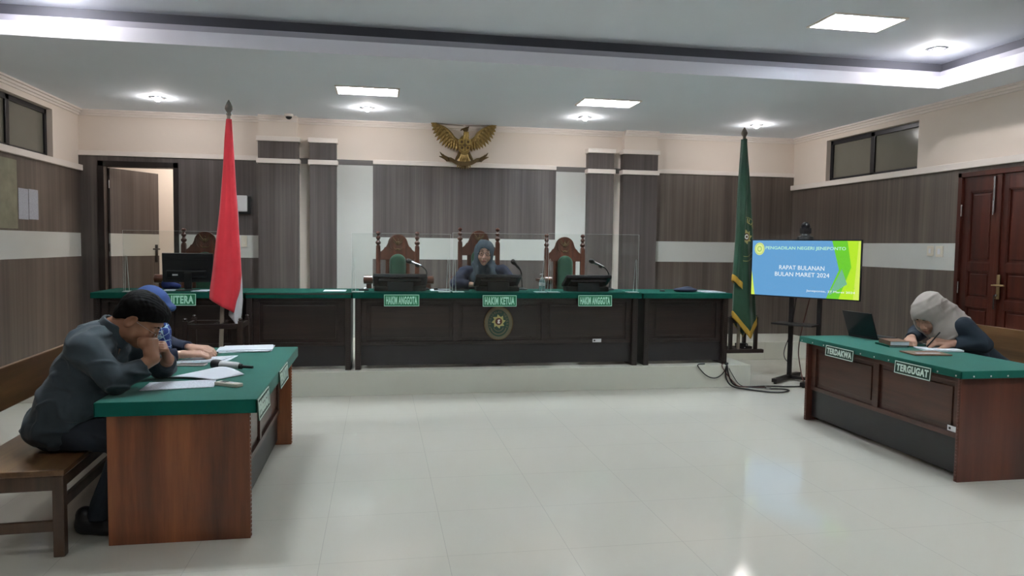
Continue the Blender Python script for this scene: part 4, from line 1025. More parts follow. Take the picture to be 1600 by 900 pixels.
# ================================================================ PEOPLE
class Local:
    """head-space points to the room: x towards the face, y to the person's left, z to the crown"""
    def __init__(self, c, rm, s): self.c = np.array(list(c)); self.r = rm; self.s = s
    def __call__(self, x, y, z): return self.c+self.r@(np.array([x, y, z])*self.s)
def head(S, L, female=False):
    s = L.s; r = L.r
    S.ell(L(-.010, 0, .035), np.array([.098, .077, .090])*s, r, .02)
    S.ell(L(.030, 0, -.030), np.array([.064, .058, .082])*s, r, .03*s)
    S.ell(L(.066, 0, -.094), np.array([.024, .026, .020])*s, r, .03*s)
    for y in (-1, 1):
        S.ell(L(.005, y*.048, -.058), np.array([.03, .020, .03])*s, r, .03*s)
        S.ell(L(.064, y*.036, -.030), np.array([.026, .024, .026])*s, r, .022*s)
    S.cap(L(.082, -.034, .034), L(.082, .034, .034), .014*s, .014*s, .018*s)
    for y in (-1, 1):
        S.ell(L(.106, y*.032, .010), np.array([.018, .020, .015])*s, r, .014*s, 's')
        S.ell(L(.080, y*.032, .009), np.array([.015, .017, .013])*s, r, .004*s)
        S.cap(L(.094, y*.018, .010), L(.090, y*.046, .007), .0028*s, .002*s, .003*s)
    S.cap(L(.090, 0, .016), L(.112, 0, -.030), .009*s, .012*s, .010*s)
    for y in (-1, 1): S.ell(L(.100, y*.014, -.036), np.array([.011, .008, .008])*s, r, .007*s)
    S.ell(L(.090, 0, -.058), np.array([.013, .024, .013])*s, r, .012*s)
    S.cap(L(.101, -.013, -.0605), L(.101, .013, -.0605), .0042*s, .0042*s, .005*s)
    S.cap(L(.098, -.011, -.0695), L(.098, .011, -.0695), .0050*s, .0050*s, .005*s)
    S.cap(L(.107, -.018, -.065), L(.107, .018, -.065), .0026*s, .0026*s, .003*s, 's')
    if not female:
        for y in (-1, 1):
            e = r@rotm(0, 12, 0)@rotm(y*14, 0, 0)
            S.ell(L(-.008, y*.083, -.004), np.array([.025, .009, .039])*s, e, .006*s)
            S.ell(L(-.003, y*.093, .002), np.array([.015, .008, .025])*s, e, .004*s, 's')
            S.ell(L(-.001, y*.082, -.010), np.array([.006, .006, .010])*s, e, .004*s)
def lips(L):
    def f(C):
        q = (C-L.c)@L.r/L.s
        return ((q[:, 0] > .092) & (np.abs(q[:, 1]) < .019-(np.abs(q[:, 2]+.065)*.8)) & (q[:, 2] > -.0745) & (q[:, 2] < -.0565)).astype(int)
    return f
def hand(S, w, f, n, sg, curls, s=1.1, thumb=(.5, .8, .3), tb=40, spread=.0):
    """w wrist, f towards the knuckles, n where the palm faces, sg thumb side sign"""
    f = np.array(f, float); f /= np.linalg.norm(f); n = np.array(n, float); n -= f*(n@f); n /= np.linalg.norm(n)
    t = np.cross(f, n)*sg; w = np.array(list(w))
    P = lambda a, b, c: w+(f*a+t*b+n*c)*s
    for b in (-.026, -.009, .009, .026): S.cap(P(.0, b*.6, 0), P(.088, b, 0), .016*s, .0125*s, .012*s)
    S.ell(P(.030, .028, .012), np.array([.026, .017, .017])*s, np.stack([f, t, n], 1), .014*s)
    lens = [(.044, .026, .020), (.048, .029, .022), (.044, .027, .021), (.034, .021, .018)]
    for i, b in enumerate((.029, .0095, -.010, -.028)):
        p = P(.090, b, 0); ang = 0; q = curls[i] if isinstance(curls[0], (list, tuple)) else curls
        dv = f+t*(spread*(1.5-i)*.12); dv /= np.linalg.norm(dv)
        r = [.0102, .0092, .0084, .0072]
        for k in range(3):
            ang += R(q[k]); d = dv*cos(ang)+n*sin(ang); p2 = p+d*lens[i][k]*s
            S.cap(p, p2, r[k]*s, r[k+1]*s, .003*s); p = p2
    p = P(.026, .030, .008); d = f*thumb[0]+t*thumb[1]+n*thumb[2]; d /= np.linalg.norm(d)
    for k, l in enumerate((.042, .032, .026)):
        p2 = p+d*l*s; S.cap(p, p2, (.0135-.002*k)*s, (.0118-.002*k)*s, .006*s); p = p2
        c, si = cos(R(tb)*.6), sin(R(tb)*.6); d = d*c+(-t*.7+n*.7)*si; d /= np.linalg.norm(d)
def folds(seed, amp, fr, ax=(0, 0, 1), lo=.45):
    rs = np.random.RandomState(seed); A = rs.normal(size=(3, 3)); A /= np.linalg.norm(A, axis=0); ax = np.array(ax, float); ax /= np.linalg.norm(ax)
    ph = rs.rand(6)*6
    def f(P):
        u = P@ax*fr; q = P@A.astype(np.float32)*fr*lo
        w = np.sin(u+2.2*np.sin(q[:, 0]+ph[0])+1.4*np.sin(1.7*q[:, 1]+ph[1]))
        w2 = np.sin(u*.55+q[:, 2]*1.2+2.0*np.sin(q[:, 1]*.8+ph[2])+ph[3])
        m = .5+.5*np.sin(q[:, 0]*.7+ph[4]+q[:, 2]*.5)
        return (-amp*(np.maximum(w, 0)**2*m+.6*np.maximum(w2, 0)**2-.4)).astype(np.float32)
    return f
def limb(S, pts, rs, k=.03): return S.chain(pts, rs, k)
def shoe(parent, heel, toe, s=1.):
    S = Solid(); h = np.array(heel); t = np.array(toe); m = h*.5+t*.5
    S.cap(h+[0, 0, .045], m+[0, 0, .04], .042*s, .044*s, .03).cap(m+[0, 0, .035], t+[0, 0, .03], .044*s, .034*s, .03).cap(h+[0, 0, .06], h+[.0, 0, .10], .038*s, .04*s, .02)
    S.half((0, 0, .004), (0, 0, -1), .004); return S.obj('shoe', 'shoe', parent, h=.007)
def eyebrows(L, parent, z=.030):
    S = Solid()
    for y in (-1, 1): S.cap(L(.099, y*.016, z+.004), L(.0975, y*.034, z+.008), .0032*L.s, .0034*L.s, .004).cap(L(.0975, y*.034, z+.008), L(.083, y*.052, z+.002), .0034*L.s, .0018*L.s, .004)
    S.obj('eyebrows', 'hair', parent, h=.0028)
def glasses(L, parent, rim='black'):
    m = MB(rim); s = L.s
    for y in (-1, 1):
        pts = [L(.108-.004*abs(sin(a)), y*(.033+.024*cos(a)), .006+.019*sin(a)) for a in [2*pi*i/18 for i in range(19)]]
        m.tube(pts, .0022*s, n=6)
        m.tube([L(.104, y*.057, .012), L(.06, y*.073, .012), L(.0, y*.082, .010)], .002*s, n=6)
    m.tube([L(.110, -.010, .010), L(.114, 0, .013), L(.110, .010, .010)], .0022*s, n=6)
    m.obj('glasses', parent, smooth=True)

def hijab_head(S, L, opening=(.056, .074), fwd=.105, low=-.012, puff=1.):
    s = L.s; r = L.r
    S.ell(L(-.012, 0, .038), np.array([.114*puff, .094*puff, .104])*s, r, .03)
    S.ell(L(.012, 0, -.04), np.array([.094, .088, .098])*s, r, .04)
    S.ell(L(-.02, 0, -.12), np.array([.092, .092, .06])*s, r, .05)

# ---------------------------------------------------------------- man in grey at the left desk
t = thing('person', 'man in a slate grey shirt leaning on the left desk, fist at his mouth', 'person', (-1.62, 4.17, 0))
Y0 = 4.17; HL = Local((-1.243, Y0-.01, 1.078), rotm(-4, 40, 0), 1.10)
B = Solid()
head(B, HL)
B.chain([HL(-.035, 0, -.03), (-1.375, Y0, 1.015), (-1.46, Y0, .93), (-1.58, Y0, .70), (-1.63, Y0, .54)], [.062, .068, .10, .12, .12], .04)
shR, elR, wrR = (-1.445, 3.965, .95), (-1.305, 3.955, .795), (-1.148, 4.06, .885)
shL, elL, wrL = (-1.435, 4.375, .95), (-1.20, 4.42, .785), (-1.135, 4.28, .85)
B.cap((-1.44, Y0, .97), shR, .06, .055, .04).chain([shR, elR], [.055, .045], .02).cap(elR, wrR, .045, .030, .02)
B.cap((-1.44, Y0, .97), shL, .06, .055, .04).chain([shL, elL], [.055, .045], .02).cap(elL, wrL, .045, .030, .02)
hand(B, wrR, (-.12, .22, .95), (-1, .35, .0), 1, (82, 98, 62), 1.12, (.80, -.12, .46), 96)
B.ell((-1.196, 4.068, .968), (.030, .036, .030), None, .012)
hand(B, wrL, (.0, -.62, .78), (-.85, -.5, .0), -1, (60, 80, 50), 1.08, (.8, .15, .55), 60)
kneeR, ankR = (-1.235, 4.02, .49), (-1.40, 4.0, .10); kneeL, ankL = (-1.16, 4.33, .50), (-1.20, 4.33, .10)
for hp, kn, an in (((-1.60, 4.07, .51), kneeR, ankR), ((-1.60, 4.27, .51), kneeL, ankL)):
    B.chain([hp, kn, an], [.085, .055, .035], .03)
B.carve((-1.352, 3.765, .640), (-.58, 5.68, .7245)).carve((-2.1, 3.6, 0), (-1.445, 6.3, .4275))
B.obj('body', ['skin_man', 'lip'], t, h=.0042, pick=lips(HL))
Hh = Solid(); s = HL.s
Hh.ell(HL(-.014, 0, .046), np.array([.112, .090, .097])*s, HL.r, .02).ell(HL(.045, 0, .080), np.array([.056, .074, .046])*s, HL.r, .03).ell(HL(-.068, 0, -.015), np.array([.048, .070, .080])*s, HL.r, .03)
Hh.cap(HL(.018, -.078, .03), HL(.022, -.078, -.010), .012*s, .006*s, .01).cap(HL(.018, .078, .03), HL(.022, .078, -.010), .012*s, .006*s, .01)
nrm = HL.r@np.array([.62, 0, -1.]); Hh.half(HL(.02, 0, .018), nrm, .006)
Hh.ell(HL(.112, 0, .012), np.array([.045, .07, .036])*s, HL.r, .012, 's')
for y in (-1, 1): Hh.ell(HL(.0, y*.095, -.008), np.array([.030, .026, .038])*s, HL.r, .006, 's')
hd = HL.r@np.array([.9, .1, .3])
def strands(P):
    q = (P-HL.c)@HL.r/HL.s; a = np.arctan2(q[:, 1], q[:, 2]-.0)
    return (-.0016*np.sin(q[:, 0]*150+4*np.sin(q[:, 1]*70))*np.sin(q[:, 1]*190+3*np.sin(q[:, 2]*60))-.0015*np.sin(q[:, 2]*110+3*np.sin(q[:, 1]*50))).astype(np.float32)
Hh.obj('hair', 'hair', t, h=.0042, folds=strands, smooth=0)
eyebrows(HL, t)
m = MB('chrome')
for y in (-1, 1): m.tube([HL(.112-.004*abs(sin(a)), y*(.033+.023*cos(a)), .004+.015*sin(a)) for a in [2*pi*i/16 for i in range(17)]], .0011, n=5); m.tube([HL(.106, y*.056, .010), HL(.06, y*.076, .012), HL(.005, y*.084, .010)], .0013, n=5)
m.tube([HL(.113, -.010, .008), HL(.117, 0, .010), HL(.113, .010, .008)], .0013, n=5); m.obj('glasses', t, smooth=True)
C = Solid()
for dy in (-.085, .085):
    C.chain([(-1.435, Y0+dy*1.25, .925), (-1.495, Y0+dy, .82), (-1.565, Y0+dy, .66), (-1.61, Y0+dy, .55)], [.108, .13, .145, .145], .05)
C.ell((-1.48, Y0, .68), (.15, .19, .14), None, .05).ell((-1.665, Y0, .53), (.145, .21, .10), None, .04)
C.ell((-1.48, Y0, .945), (.115, .20, .085), rotm(0, 38, 0), .05)
C.ell((-1.43, Y0, 1.0), (.09, .13, .07), rotm(0, 38, 0), .05)
C.cap((-1.455, Y0-.12, .965), shR, .085, .082, .05).cap((-1.455, Y0+.12, .965), shL, .085, .082, .05)
C.cap(shR, elR, .082, .066, .02).flat((elR[0]-.015, elR[1], elR[2]-.012), (-1.180, 4.035, .850), .068, .054, .03)
C.cap(shL, elL, .082, .066, .02).flat(elL, (-1.155, 4.32, .828), .066, .050, .03)
C.half((0, 0, .438), (0, 0, -1), .01).carve((-1.352, 3.765, .640), (-.58, 5.68, .7245)).carve((-2.1, 3.6, 0), (-1.445, 6.3, .4275))
C.half((-1.315, 3.93, .724), (0, 0, -1), .01) if False else None
C.obj('shirt', 'shirt', t, h=.0062, folds=folds(3, .012, 56, (.55, .1, 1)))
K = Solid(); nb = np.array([-1.385, Y0, 1.0]); nd = np.array([.52, 0, .85]); nd /= np.linalg.norm(nd)
K.flat(nb-nd*.03, nb+nd*.075, .100, .083, .01).flat(nb-nd*.0, nb+nd*.2, .066, .070, .006, 's'); K.ell(nb+nd*.04+np.array([.09, 0, 0]), (.05, .045, .06), None, .01, 's')
K.obj('shirt_collar', 'shirt', t, h=.005)
Tz = Solid()
Tz.chain([(-1.62, 4.07, .515), kneeR, ankR], [.105, .082, .066], .03).chain([(-1.62, 4.27, .515), kneeL, ankL], [.105, .082, .066], .03).ell((-1.65, Y0, .52), (.14, .19, .10), None, .05)
Tz.half((0, 0, .422), (0, 0, -1), .005) if False else None
Tz.half((0, 0, .075), (0, 0, -1), .005).carve((-2.1, 3.6, 0), (-1.445, 6.3, .4275))
Tz.obj('trousers', 'trousers', t, h=.008, folds=folds(5, .008, 34, (1, 0, .5)))
shoe(t, (-1.47, 4.0, 0), (-1.26, 3.985, 0), 1.1); shoe(t, (-1.24, 4.33, 0), (-1.02, 4.33, 0), 1.1)

# ---------------------------------------------------------------- woman in blue behind him
t = thing('person', 'woman in a blue headscarf behind the man in grey, hands round a phone', 'person', (-1.75, 5.2, 0))
Y0 = 5.17; WL = Local((-1.48, Y0, 1.045), rotm(-6, 30, 0), 1.10)
B = Solid(); head(B, WL, True)
B.chain([WL(-.035, 0, -.03), (-1.56, Y0, .97), (-1.62, Y0, .86), (-1.70, Y0, .66), (-1.73, Y0, .53)], [.055, .06, .09, .11, .11], .04)
shR, elR, wrR = (-1.60, 4.99, .92), (-1.43, 4.95, .755), (-1.245, 5.03, .765)
shL, elL, wrL = (-1.60, 5.35, .92), (-1.42, 5.42, .765), (-1.25, 5.26, .775)
for sh, el, wr in ((shR, elR, wrR), (shL, elL, wrL)): B.cap((-1.60, Y0, .93), sh, .05, .045, .03).chain([sh, el, wr], [.045, .038, .026], .02)
hand(B, wrR, (.96, .28, -.02), (.1, .2, -1), 1, (22, 34, 22), 1.15, (.7, .5, .0), 10)
hand(B, wrL, (.93, -.34, -.02), (.1, .2, -1), -1, (20, 32, 20), 1.15, (.7, .5, .0), 10)
for dy in (-.1, .1): B.chain([(-1.70, Y0+dy, .51), (-1.28, Y0+dy, .50), (-1.30, Y0+dy, .1)], [.08, .055, .035], .03)
B.carve((-1.352, 3.765, .640), (-.58, 5.68, .7245)).carve((-2.1, 3.6, 0), (-1.445, 6.3, .4275))
B.obj('body', ['skin_light', 'lip'], t, h=.005, pick=lips(WL))
H = Solid(); hijab_head(H, WL)
H.chain([WL(-.02, 0, -.10), (-1.56, Y0, .98), (-1.58, Y0, .92)], [.10, .13, .16], .06).ell((-1.53, Y0, .90), (.15, .19, .11), rotm(0, 30, 0), .06)
H.cap(WL(.100, -.045, .070), WL(.100, .045, .070), .014, .014, .04)
H.ell(WL(.13, 0, -.015), np.array([.075, .056, .078])*WL.s, WL.r, .012, 's')
H.obj('headscarf', 'hijab_blue', t, h=.006, folds=folds(8, .006, 40, (.3, .2, 1)))
C = Solid()
for dy in (-.07, .07): C.chain([(-1.61, Y0+dy*1.3, .86), (-1.68, Y0+dy, .68), (-1.72, Y0+dy, .53)], [.115, .125, .14], .05)
C.cap((-1.61, Y0, .90), shR, .075, .07, .04).chain([shR, elR], [.072, .06], .02).flat(elR, (-1.275, 5.018, .764), .056, .046, .02)
C.cap((-1.61, Y0, .90), shL, .075, .07, .04).chain([shL, elL], [.072, .06], .02).flat(elL, (-1.275, 5.285, .774), .056, .046, .02)
C.carve((-1.352, 3.765, .640), (-.58, 5.68, .7245)).carve((-2.1, 3.6, 0), (-1.445, 6.3, .4275))
C.obj('blouse', 'navy', t, h=.007, folds=folds(9, .006, 44, (.6, .2, 1)))
pt_, pb, pn = None, None, None
def batik(name, a, b, sc=26.):
    m, tr_, bs = new_mat(name); N = tr_.nodes; Lk = tr_.links
    tc = N.new('ShaderNodeTexCoord'); v = N.new('ShaderNodeTexVoronoi'); v.feature = 'DISTANCE_TO_EDGE'; v.inputs['Scale'].default_value = sc
    n = N.new('ShaderNodeTexNoise'); n.inputs['Scale'].default_value = sc*.6
    g = N.new('ShaderNodeMath'); g.operation = 'MULTIPLY_ADD'; g.inputs[1].default_value = 7; Lk.new(v.outputs['Distance'], g.inputs[0]); Lk.new(n.outputs['Fac'], g.inputs[2])
    cr = N.new('ShaderNodeValToRGB'); cr.color_ramp.elements[0].position = .72; cr.color_ramp.elements[0].color = b; cr.color_ramp.elements[1].position = .86; cr.color_ramp.elements[1].color = a
    Lk.new(tc.outputs['Object'], v.inputs['Vector']); Lk.new(tc.outputs['Object'], n.inputs['Vector']); Lk.new(g.outputs[0], cr.inputs[0]); Lk.new(cr.outputs[0], bs.inputs['Base Color']); bs.inputs['Roughness'].default_value = .8
    M[name] = m
batik('batik_scarf', srgb(34, 58, 128), srgb(170, 200, 214))
P_ = Solid(); P_.chain([(-1.44, Y0-.05, .98), (-1.405, Y0-.07, .90), (-1.385, Y0-.08, .80)], [.055, .062, .055], .03).half((0, 0, .735), (0, 0, -1), .004)
P_.obj('scarf_end', 'batik_scarf', t, h=.006, folds=folds(12, .006, 60, (1, 0, .1)))
Tz = Solid()
for dy in (-.1, .1): Tz.chain([(-1.70, Y0+dy, .515), (-1.28, Y0+dy, .51), (-1.30, Y0+dy, .1)], [.10, .078, .085], .05)
Tz.half((0, 0, .07), (0, 0, -1), .005).carve((-2.1, 3.6, 0), (-1.445, 6.3, .4275)); Tz.obj('skirt', 'navy', t, h=.010, folds=folds(15, .008, 30, (1, .5, 0)))
shoe(t, (-1.33, Y0-.1, 0), (-1.12, Y0-.1, 0)); shoe(t, (-1.33, Y0+.1, 0), (-1.12, Y0+.1, 0))

# ---------------------------------------------------------------- judge
t = thing('person', 'woman judge with glasses, slate headscarf and navy jacket on the tall chair', 'person', (1.16, 8.2, DZ))
JX = 1.150; JL = Local((JX-.01, 8.03, 1.395), rotm(-95, 0, -4), 1.14)
B = Solid(); head(B, JL, True)
B.chain([JL(-.035, 0, -.03), (JX, 8.10, 1.25), (JX, 8.16, 1.12), (JX, 8.2, .95), (JX, 8.2, .88)], [.06, .06, .10, .11, .11], .04)
shR, elR, wrR = (JX-.21, 8.10, 1.18), (JX-.33, 7.96, 1.075), (JX-.16, 7.925, 1.065)     # her right, left in the photo
shL, elL, wrL = (JX+.21, 8.10, 1.20), (JX+.31, 8.00, 1.07), (JX+.22, 7.93, 1.06)
for sh, el, wr in ((shR, elR, wrR), (shL, elL, wrL)): B.cap((JX, 8.14, 1.15), sh, .05, .05, .03).chain([sh, el, wr], [.048, .04, .028], .02)
hand(B, wrR, (.99, -.12, -.0), (.1, .1, -1), 1, (18, 26, 18), 1.1, (.7, .5, 0), 10)
hand(B, wrL, (-.99, -.1, -.0), (.1, .1, -1), -1, (18, 26, 18), 1.1, (.7, .5, 0), 10)
for dx in (-.11, .11): B.chain([(JX+dx, 8.18, .86), (JX+dx, 7.75, .86), (JX+dx, 7.78, .36)], [.09, .06, .04], .03)
B.carve((JX-.40, 8.035, 1.0), (JX-.25, 8.75, 1.17)).carve((JX+.25, 8.035, 1.0), (JX+.40, 8.75, 1.17))
B.carve((-1, 7.3, .945), (4, 8.10, 1.015)).carve((JX-.42, 8.11, 0), (JX+.42, 8.75, .832))
B.obj('body', ['skin_light', 'lip'], t, h=.0045, pick=lips(JL))
H = Solid(); hijab_head(H, JL, puff=1.03)
H.ell((JX, 8.10, 1.24), (.15, .10, .11), None, .06).ell((JX-.01, 8.05, 1.13), (.17, .09, .10), None, .05)
H.cap((JX-.06, 7.985, 1.22), (JX-.08, 7.99, 1.04), .045, .06, .04).cap((JX+.05, 7.99, 1.22), (JX+.05, 7.99, 1.09), .045, .05, .04)
H.ell(JL(.12, 0, -.020), np.array([.100, .062, .082])*JL.s, JL.r, .008, 's')
H.half((0, 0, 1.018), (0, 0, -1))
H.obj('headscarf', 'hijab_teal', t, h=.0055, folds=folds(21, .008, 60, (1, 0, .25)))
eyebrows(JL, t, .032); glasses(JL, t)
e = MB('eye_white', 'hair')
for y in (-1, 1): e.ell(tuple(JL(.0862, y*.032, .008)), (.0125, .0105, .0075), 0, 12, 8); e.ell(tuple(JL(.0945, y*.032, .007)), (.0058, .004, .0058), 1, 10, 6)
e.obj('eyes', t, smooth=True)
C = Solid()
for dx in (-.08, .08): C.chain([(JX+dx*1.3, 8.14, 1.10), (JX+dx, 8.18, .98), (JX+dx, 8.2, .86)], [.115, .125, .14], .05)
C.cap((JX, 8.12, 1.20), shR, .085, .075, .05).chain([shR, elR], [.078, .062], .02).flat(elR, (JX-.185, 7.93, 1.066), .06, .045, .03)
C.cap((JX, 8.12, 1.20), shL, .085, .075, .05).chain([shL, elL], [.078, .062], .02).flat(elL, (JX+.235, 7.94, 1.061), .06, .045, .03)
C.carve((JX-.40, 8.035, 1.0), (JX-.25, 8.75, 1.17)).carve((JX+.25, 8.035, 1.0), (JX+.40, 8.75, 1.17))
C.carve((-1, 7.3, .945), (4, 8.10, 1.015)).carve((JX-.42, 8.11, 0), (JX+.42, 8.75, .832))
C.obj('jacket', 'navy', t, h=.0065, folds=folds(23, .007, 50, (.7, .2, .6)))
b_ = MB('chrome'); b_.ell((JX+.10, 7.995, 1.10), (.014, .006, .02)).tube([(JX-.03, 7.945, 1.13), (JX-.01, 7.94, 1.15), (JX+.01, 7.94, 1.14)], .005); b_.obj('brooch', t, smooth=True)
Tz = Solid()
for dx in (-.11, .11): Tz.chain([(JX+dx, 8.18, .865), (JX+dx, 7.75, .865), (JX+dx, 7.78, .36)], [.10, .085, .08], .05)
Tz.half((0, 0, .33), (0, 0, -1), .005).carve((-1, 7.3, .945), (4, 8.10, 1.015)).carve((JX-.42, 8.11, 0), (JX+.42, 8.75, .832)); Tz.obj('skirt', 'navy', t, h=.010)
for dx in (-.11, .11):
    S = Solid(); S.cap((JX+dx, 7.80, DZ+.05), (JX+dx, 7.64, DZ+.035), .045, .035, .02).half((0, 0, DZ+.003), (0, 0, -1), .003); S.obj('shoe', 'shoe', t, h=.008)

# ---------------------------------------------------------------- woman writing at the right desk
t = thing('person', 'woman in a taupe headscarf and dark blouse bent over the right desk, writing', 'person', (4.8, 5.0, 0))
Y0 = 5.14; GL = Local((4.29, Y0-.01, .995), rotm(202, 38, 0), 1.18)
B = Solid(); head(B, GL, True)
B.chain([GL(-.035, 0, -.03), (4.44, Y0+.02, .96), (4.54, Y0+.02, .88), (4.74, Y0+.02, .68), (4.88, Y0+.02, .54)], [.058, .065, .10, .12, .12], .04)
shL, elL, wrL = (4.47, Y0-.17, .905), (4.57, Y0-.27, .785), (4.345, Y0-.17, .785)      # her left arm, nearer the camera
shR, elR, wrR = (4.47, Y0+.20, .90), (4.40, Y0+.26, .80), (4.23, Y0+.10, .79)
for sh, el, wr in ((shR, elR, wrR), (shL, elL, wrL)): B.cap((4.50, Y0, .90), sh, .05, .05, .03).chain([sh, el, wr], [.048, .04, .028], .02)
hand(B, wrL, (-.95, .28, .12), (-.15, .5, -.9), 1, (52, 62, 35), 1.2, (.7, .5, .1), 15)
hand(B, wrR, (-.55, -.72, -.2), (-.3, -.3, -.8), -1, (48, 55, 35), 1.15, (.9, .2, .4), 20)
for dy in (-.1, .1): B.chain([(4.88, Y0+dy, .52), (4.44, Y0+dy, .50), (4.5, Y0+dy, .1)], [.085, .055, .035], .03)
B.carve((3.6, 4.0, .676), (4.365, 6.05, .7375)).carve((4.715, 3.6, 0), (5.2, 6.0, .4225))
B.obj('body', ['skin_light', 'lip'], t, h=.0045, pick=lips(GL))
eyebrows(GL, t)
H = Solid(); hijab_head(H, GL, puff=1.02)
H.chain([GL(-.03, 0, -.04), (4.42, Y0+.01, .97), (4.50, Y0-.02, .90)], [.11, .125, .13], .06)
H.ell((4.455, Y0-.02, .90), (.125, .18, .12), rotm(0, -30, 0), .06)
H.chain([(4.36, Y0-.07, .96), (4.36, Y0-.09, .86), (4.375, Y0-.09, .79)], [.06, .085, .07], .04)
H.ell(GL(.055, 0, .060), np.array([.062, .070, .05])*GL.s, GL.r, .04)
H.ell(GL(.13, 0, -.026), np.array([.090, .060, .080])*GL.s, GL.r, .008, 's')
H.cap(GL(-.065, 0, .05), (4.46, Y0-.04, .97), .085, .07, .05)
H.half((0, 0, .748), (0, 0, -1), .006)
H.obj('headscarf', 'hijab_grey', t, h=.006, folds=folds(31, .0075, 64, (.75, -.3, -.65), .35))
C = Solid()
for dy in (-.075, .075): C.chain([(4.53, Y0+.02+dy*1.3, .84), (4.67, Y0+.02+dy, .69), (4.87, Y0+.02+dy, .55)], [.108, .12, .13], .05)
C.cap((4.52, Y0+.02, .87), shL, .08, .078, .05).chain([shL, elL], [.08, .064], .02).flat(elL, (4.385, Y0-.19, .785), .062, .046, .03)
C.cap((4.54, Y0+.02, .86), shR, .08, .078, .05).chain([shR, elR], [.078, .06], .02).flat(elR, (4.255, Y0+.125, .79), .056, .046, .03)
C.carve((3.6, 4.0, .676), (4.365, 6.05, .7375)).carve((4.715, 3.6, 0), (5.2, 6.0, .4225))
C.obj('blouse', 'navy_dark', t, h=.0065, folds=folds(33, .009, 46, (.5, .5, .6)))
Tz = Solid()
for dy in (-.1, .1): Tz.chain([(4.88, Y0+dy, .515), (4.44, Y0+dy, .505), (4.5, Y0+dy, .1)], [.10, .08, .085], .05)
Tz.half((0, 0, .07), (0, 0, -1), .005).carve((4.715, 3.6, 0), (5.2, 6.0, .4225)); Tz.obj('skirt', 'navy_dark', t, h=.010)
shoe(t, (4.52, Y0-.1, 0), (4.33, Y0-.1, 0)); shoe(t, (4.52, Y0+.1, 0), (4.33, Y0+.1, 0))

# ================================================================ THINGS ON THE DESKS AND WALLS
# ---- gilded eagle on the far wall; drawn in hundredths of a metre round its middle, depth grows towards the room
GX, GZ = at(725.5, 230, 9.86).x, at(725.5, 230, 9.86).z
eg = thing('wall_eagle', 'gilded carved eagle with a shield high on the far wall', 'wall carving', (GX, 9.93, GZ))
KU = 1/116.
def E(px, py, d=0.): return Vector((GX+(px-725.5)*KU, 9.93-d, GZ-(py-230-.013*(px-725.5))*KU))
def feather(m, a, b, w, d=.02, mi=0, lift=.012):
    a2, b2 = Vector(a), Vector(b); ax = (b2-a2); L = ax.length; ax.normalize(); sd = ax.cross(Vector((0, -1, 0))).normalized()
    vs = []; fs = []; n = 7
    for i in range(n+1):
        u = i/n; ww = w*(.55+.45*sin(pi*min(1, u*.9+.15)))*(1 if u < .8 else max(.08, (1-u)/.2)**.7)
        c = a2+ax*L*u+Vector((0, -lift*sin(pi*u), 0))
        vs += [c-sd*ww, c+Vector((0, -w*.55, 0)), c+sd*ww, c+Vector((0, .012, 0))]
    for i in range(n):
        o = i*4
        for k in range(4): fs.append((o+k, o+(k+1) % 4, o+4+(k+1) % 4, o+4+k))
    fs += [(3, 2, 1, 0), (n*4, n*4+1, n*4+2, n*4+3)]
    m.add(vs, fs, mi)
def lerp_path(p, u):
    k = u*(len(p)-1); i = min(int(k), len(p)-2); f = k-i; return (p[i][0]+(p[i+1][0]-p[i][0])*f, p[i][1]+(p[i+1][1]-p[i][1])*f)
for sx in (-1, 1):
    lead = [(0, 222), (11, 217), (20, 209), (30, 202), (41, 198), (52, 195)] if False else [(10, 221), (17, 216), (22, 208), (30, 201), (40, 197), (51, 193)]
    trail = [(12, 236), (20, 234), (27, 232), (35, 228), (42, 221), (47, 212), (50, 203), (51, 192)]
    w_ = MB('gold')
    n = 13
    for i in range(n):
        u = i/(n-1); a = lerp_path(lead, min(1, u*.92)); b = lerp_path(trail, u)
        feather(w_, E(725.5+sx*a[0], a[1], .02+.0*u), E(725.5+sx*b[0], b[1], .045-.02*u), .026, lift=.018)
    for i in range(11):
        u = i/10; a = lerp_path(lead, u*.9); b0 = lerp_path(trail, u); b = (a[0]+(b0[0]-a[0])*.6, a[1]+(b0[1]-a[1])*.6)
        feather(w_, E(725.5+sx*a[0], a[1], .035), E(725.5+sx*b[0], b[1], .055), .023, lift=.015)
    for i in range(9):
        u = i/8; a = lerp_path(lead, u*.85); b0 = lerp_path(trail, u); b = (a[0]+(b0[0]-a[0])*.32, a[1]+(b0[1]-a[1])*.32)
        feather(w_, E(725.5+sx*a[0], a[1], .05), E(725.5+sx*b[0], b[1], .062), .021, lift=.012)
    w_.tube([E(725.5+sx*a, b, .05) for a, b in lead], [.030, .012], smooth=1)
    w_.obj('wing', eg, smooth=True)
    lg = MB('gold_dark'); lg.tube([E(725.5+sx*5, 236, .05), E(725.5+sx*9, 243, .06), E(725.5+sx*13, 250, .06)], [.030, .014], smooth=1)
    for q in (-2, 0, 2.4): lg.tube([E(725.5+sx*13, 249.5, .06), E(725.5+sx*(13+q), 251.5, .07), E(725.5+sx*(13+q*1.2), 253.5, .055)], .007)
    lg.obj('leg', eg, smooth=True)
bd = MB('gold'); bd.ell(E(725.5, 228, .05), (.085, .07, .14)).obj('body', eg, smooth=True)
nk = MB('gold_bright'); nk.tube([E(726, 222, .07), E(728, 214, .085), E(728, 207, .08)], [.046, .034], n=12, smooth=1)
for i in range(5):
    for k in range(4): nk.ell(E(725+k*2, 220-i*3, .12-.004*i), (.010, .008, .012), seg=8, rings=6)
nk.obj('neck', eg, smooth=True)
hd_ = MB('gold_dark'); hd_.ell(E(727, 203.5, .085), (.038, .034, .030)).tube([E(724, 203, .10), E(720.5, 203.5, .11), E(719, 206, .11)], [.016, .004], smooth=1)
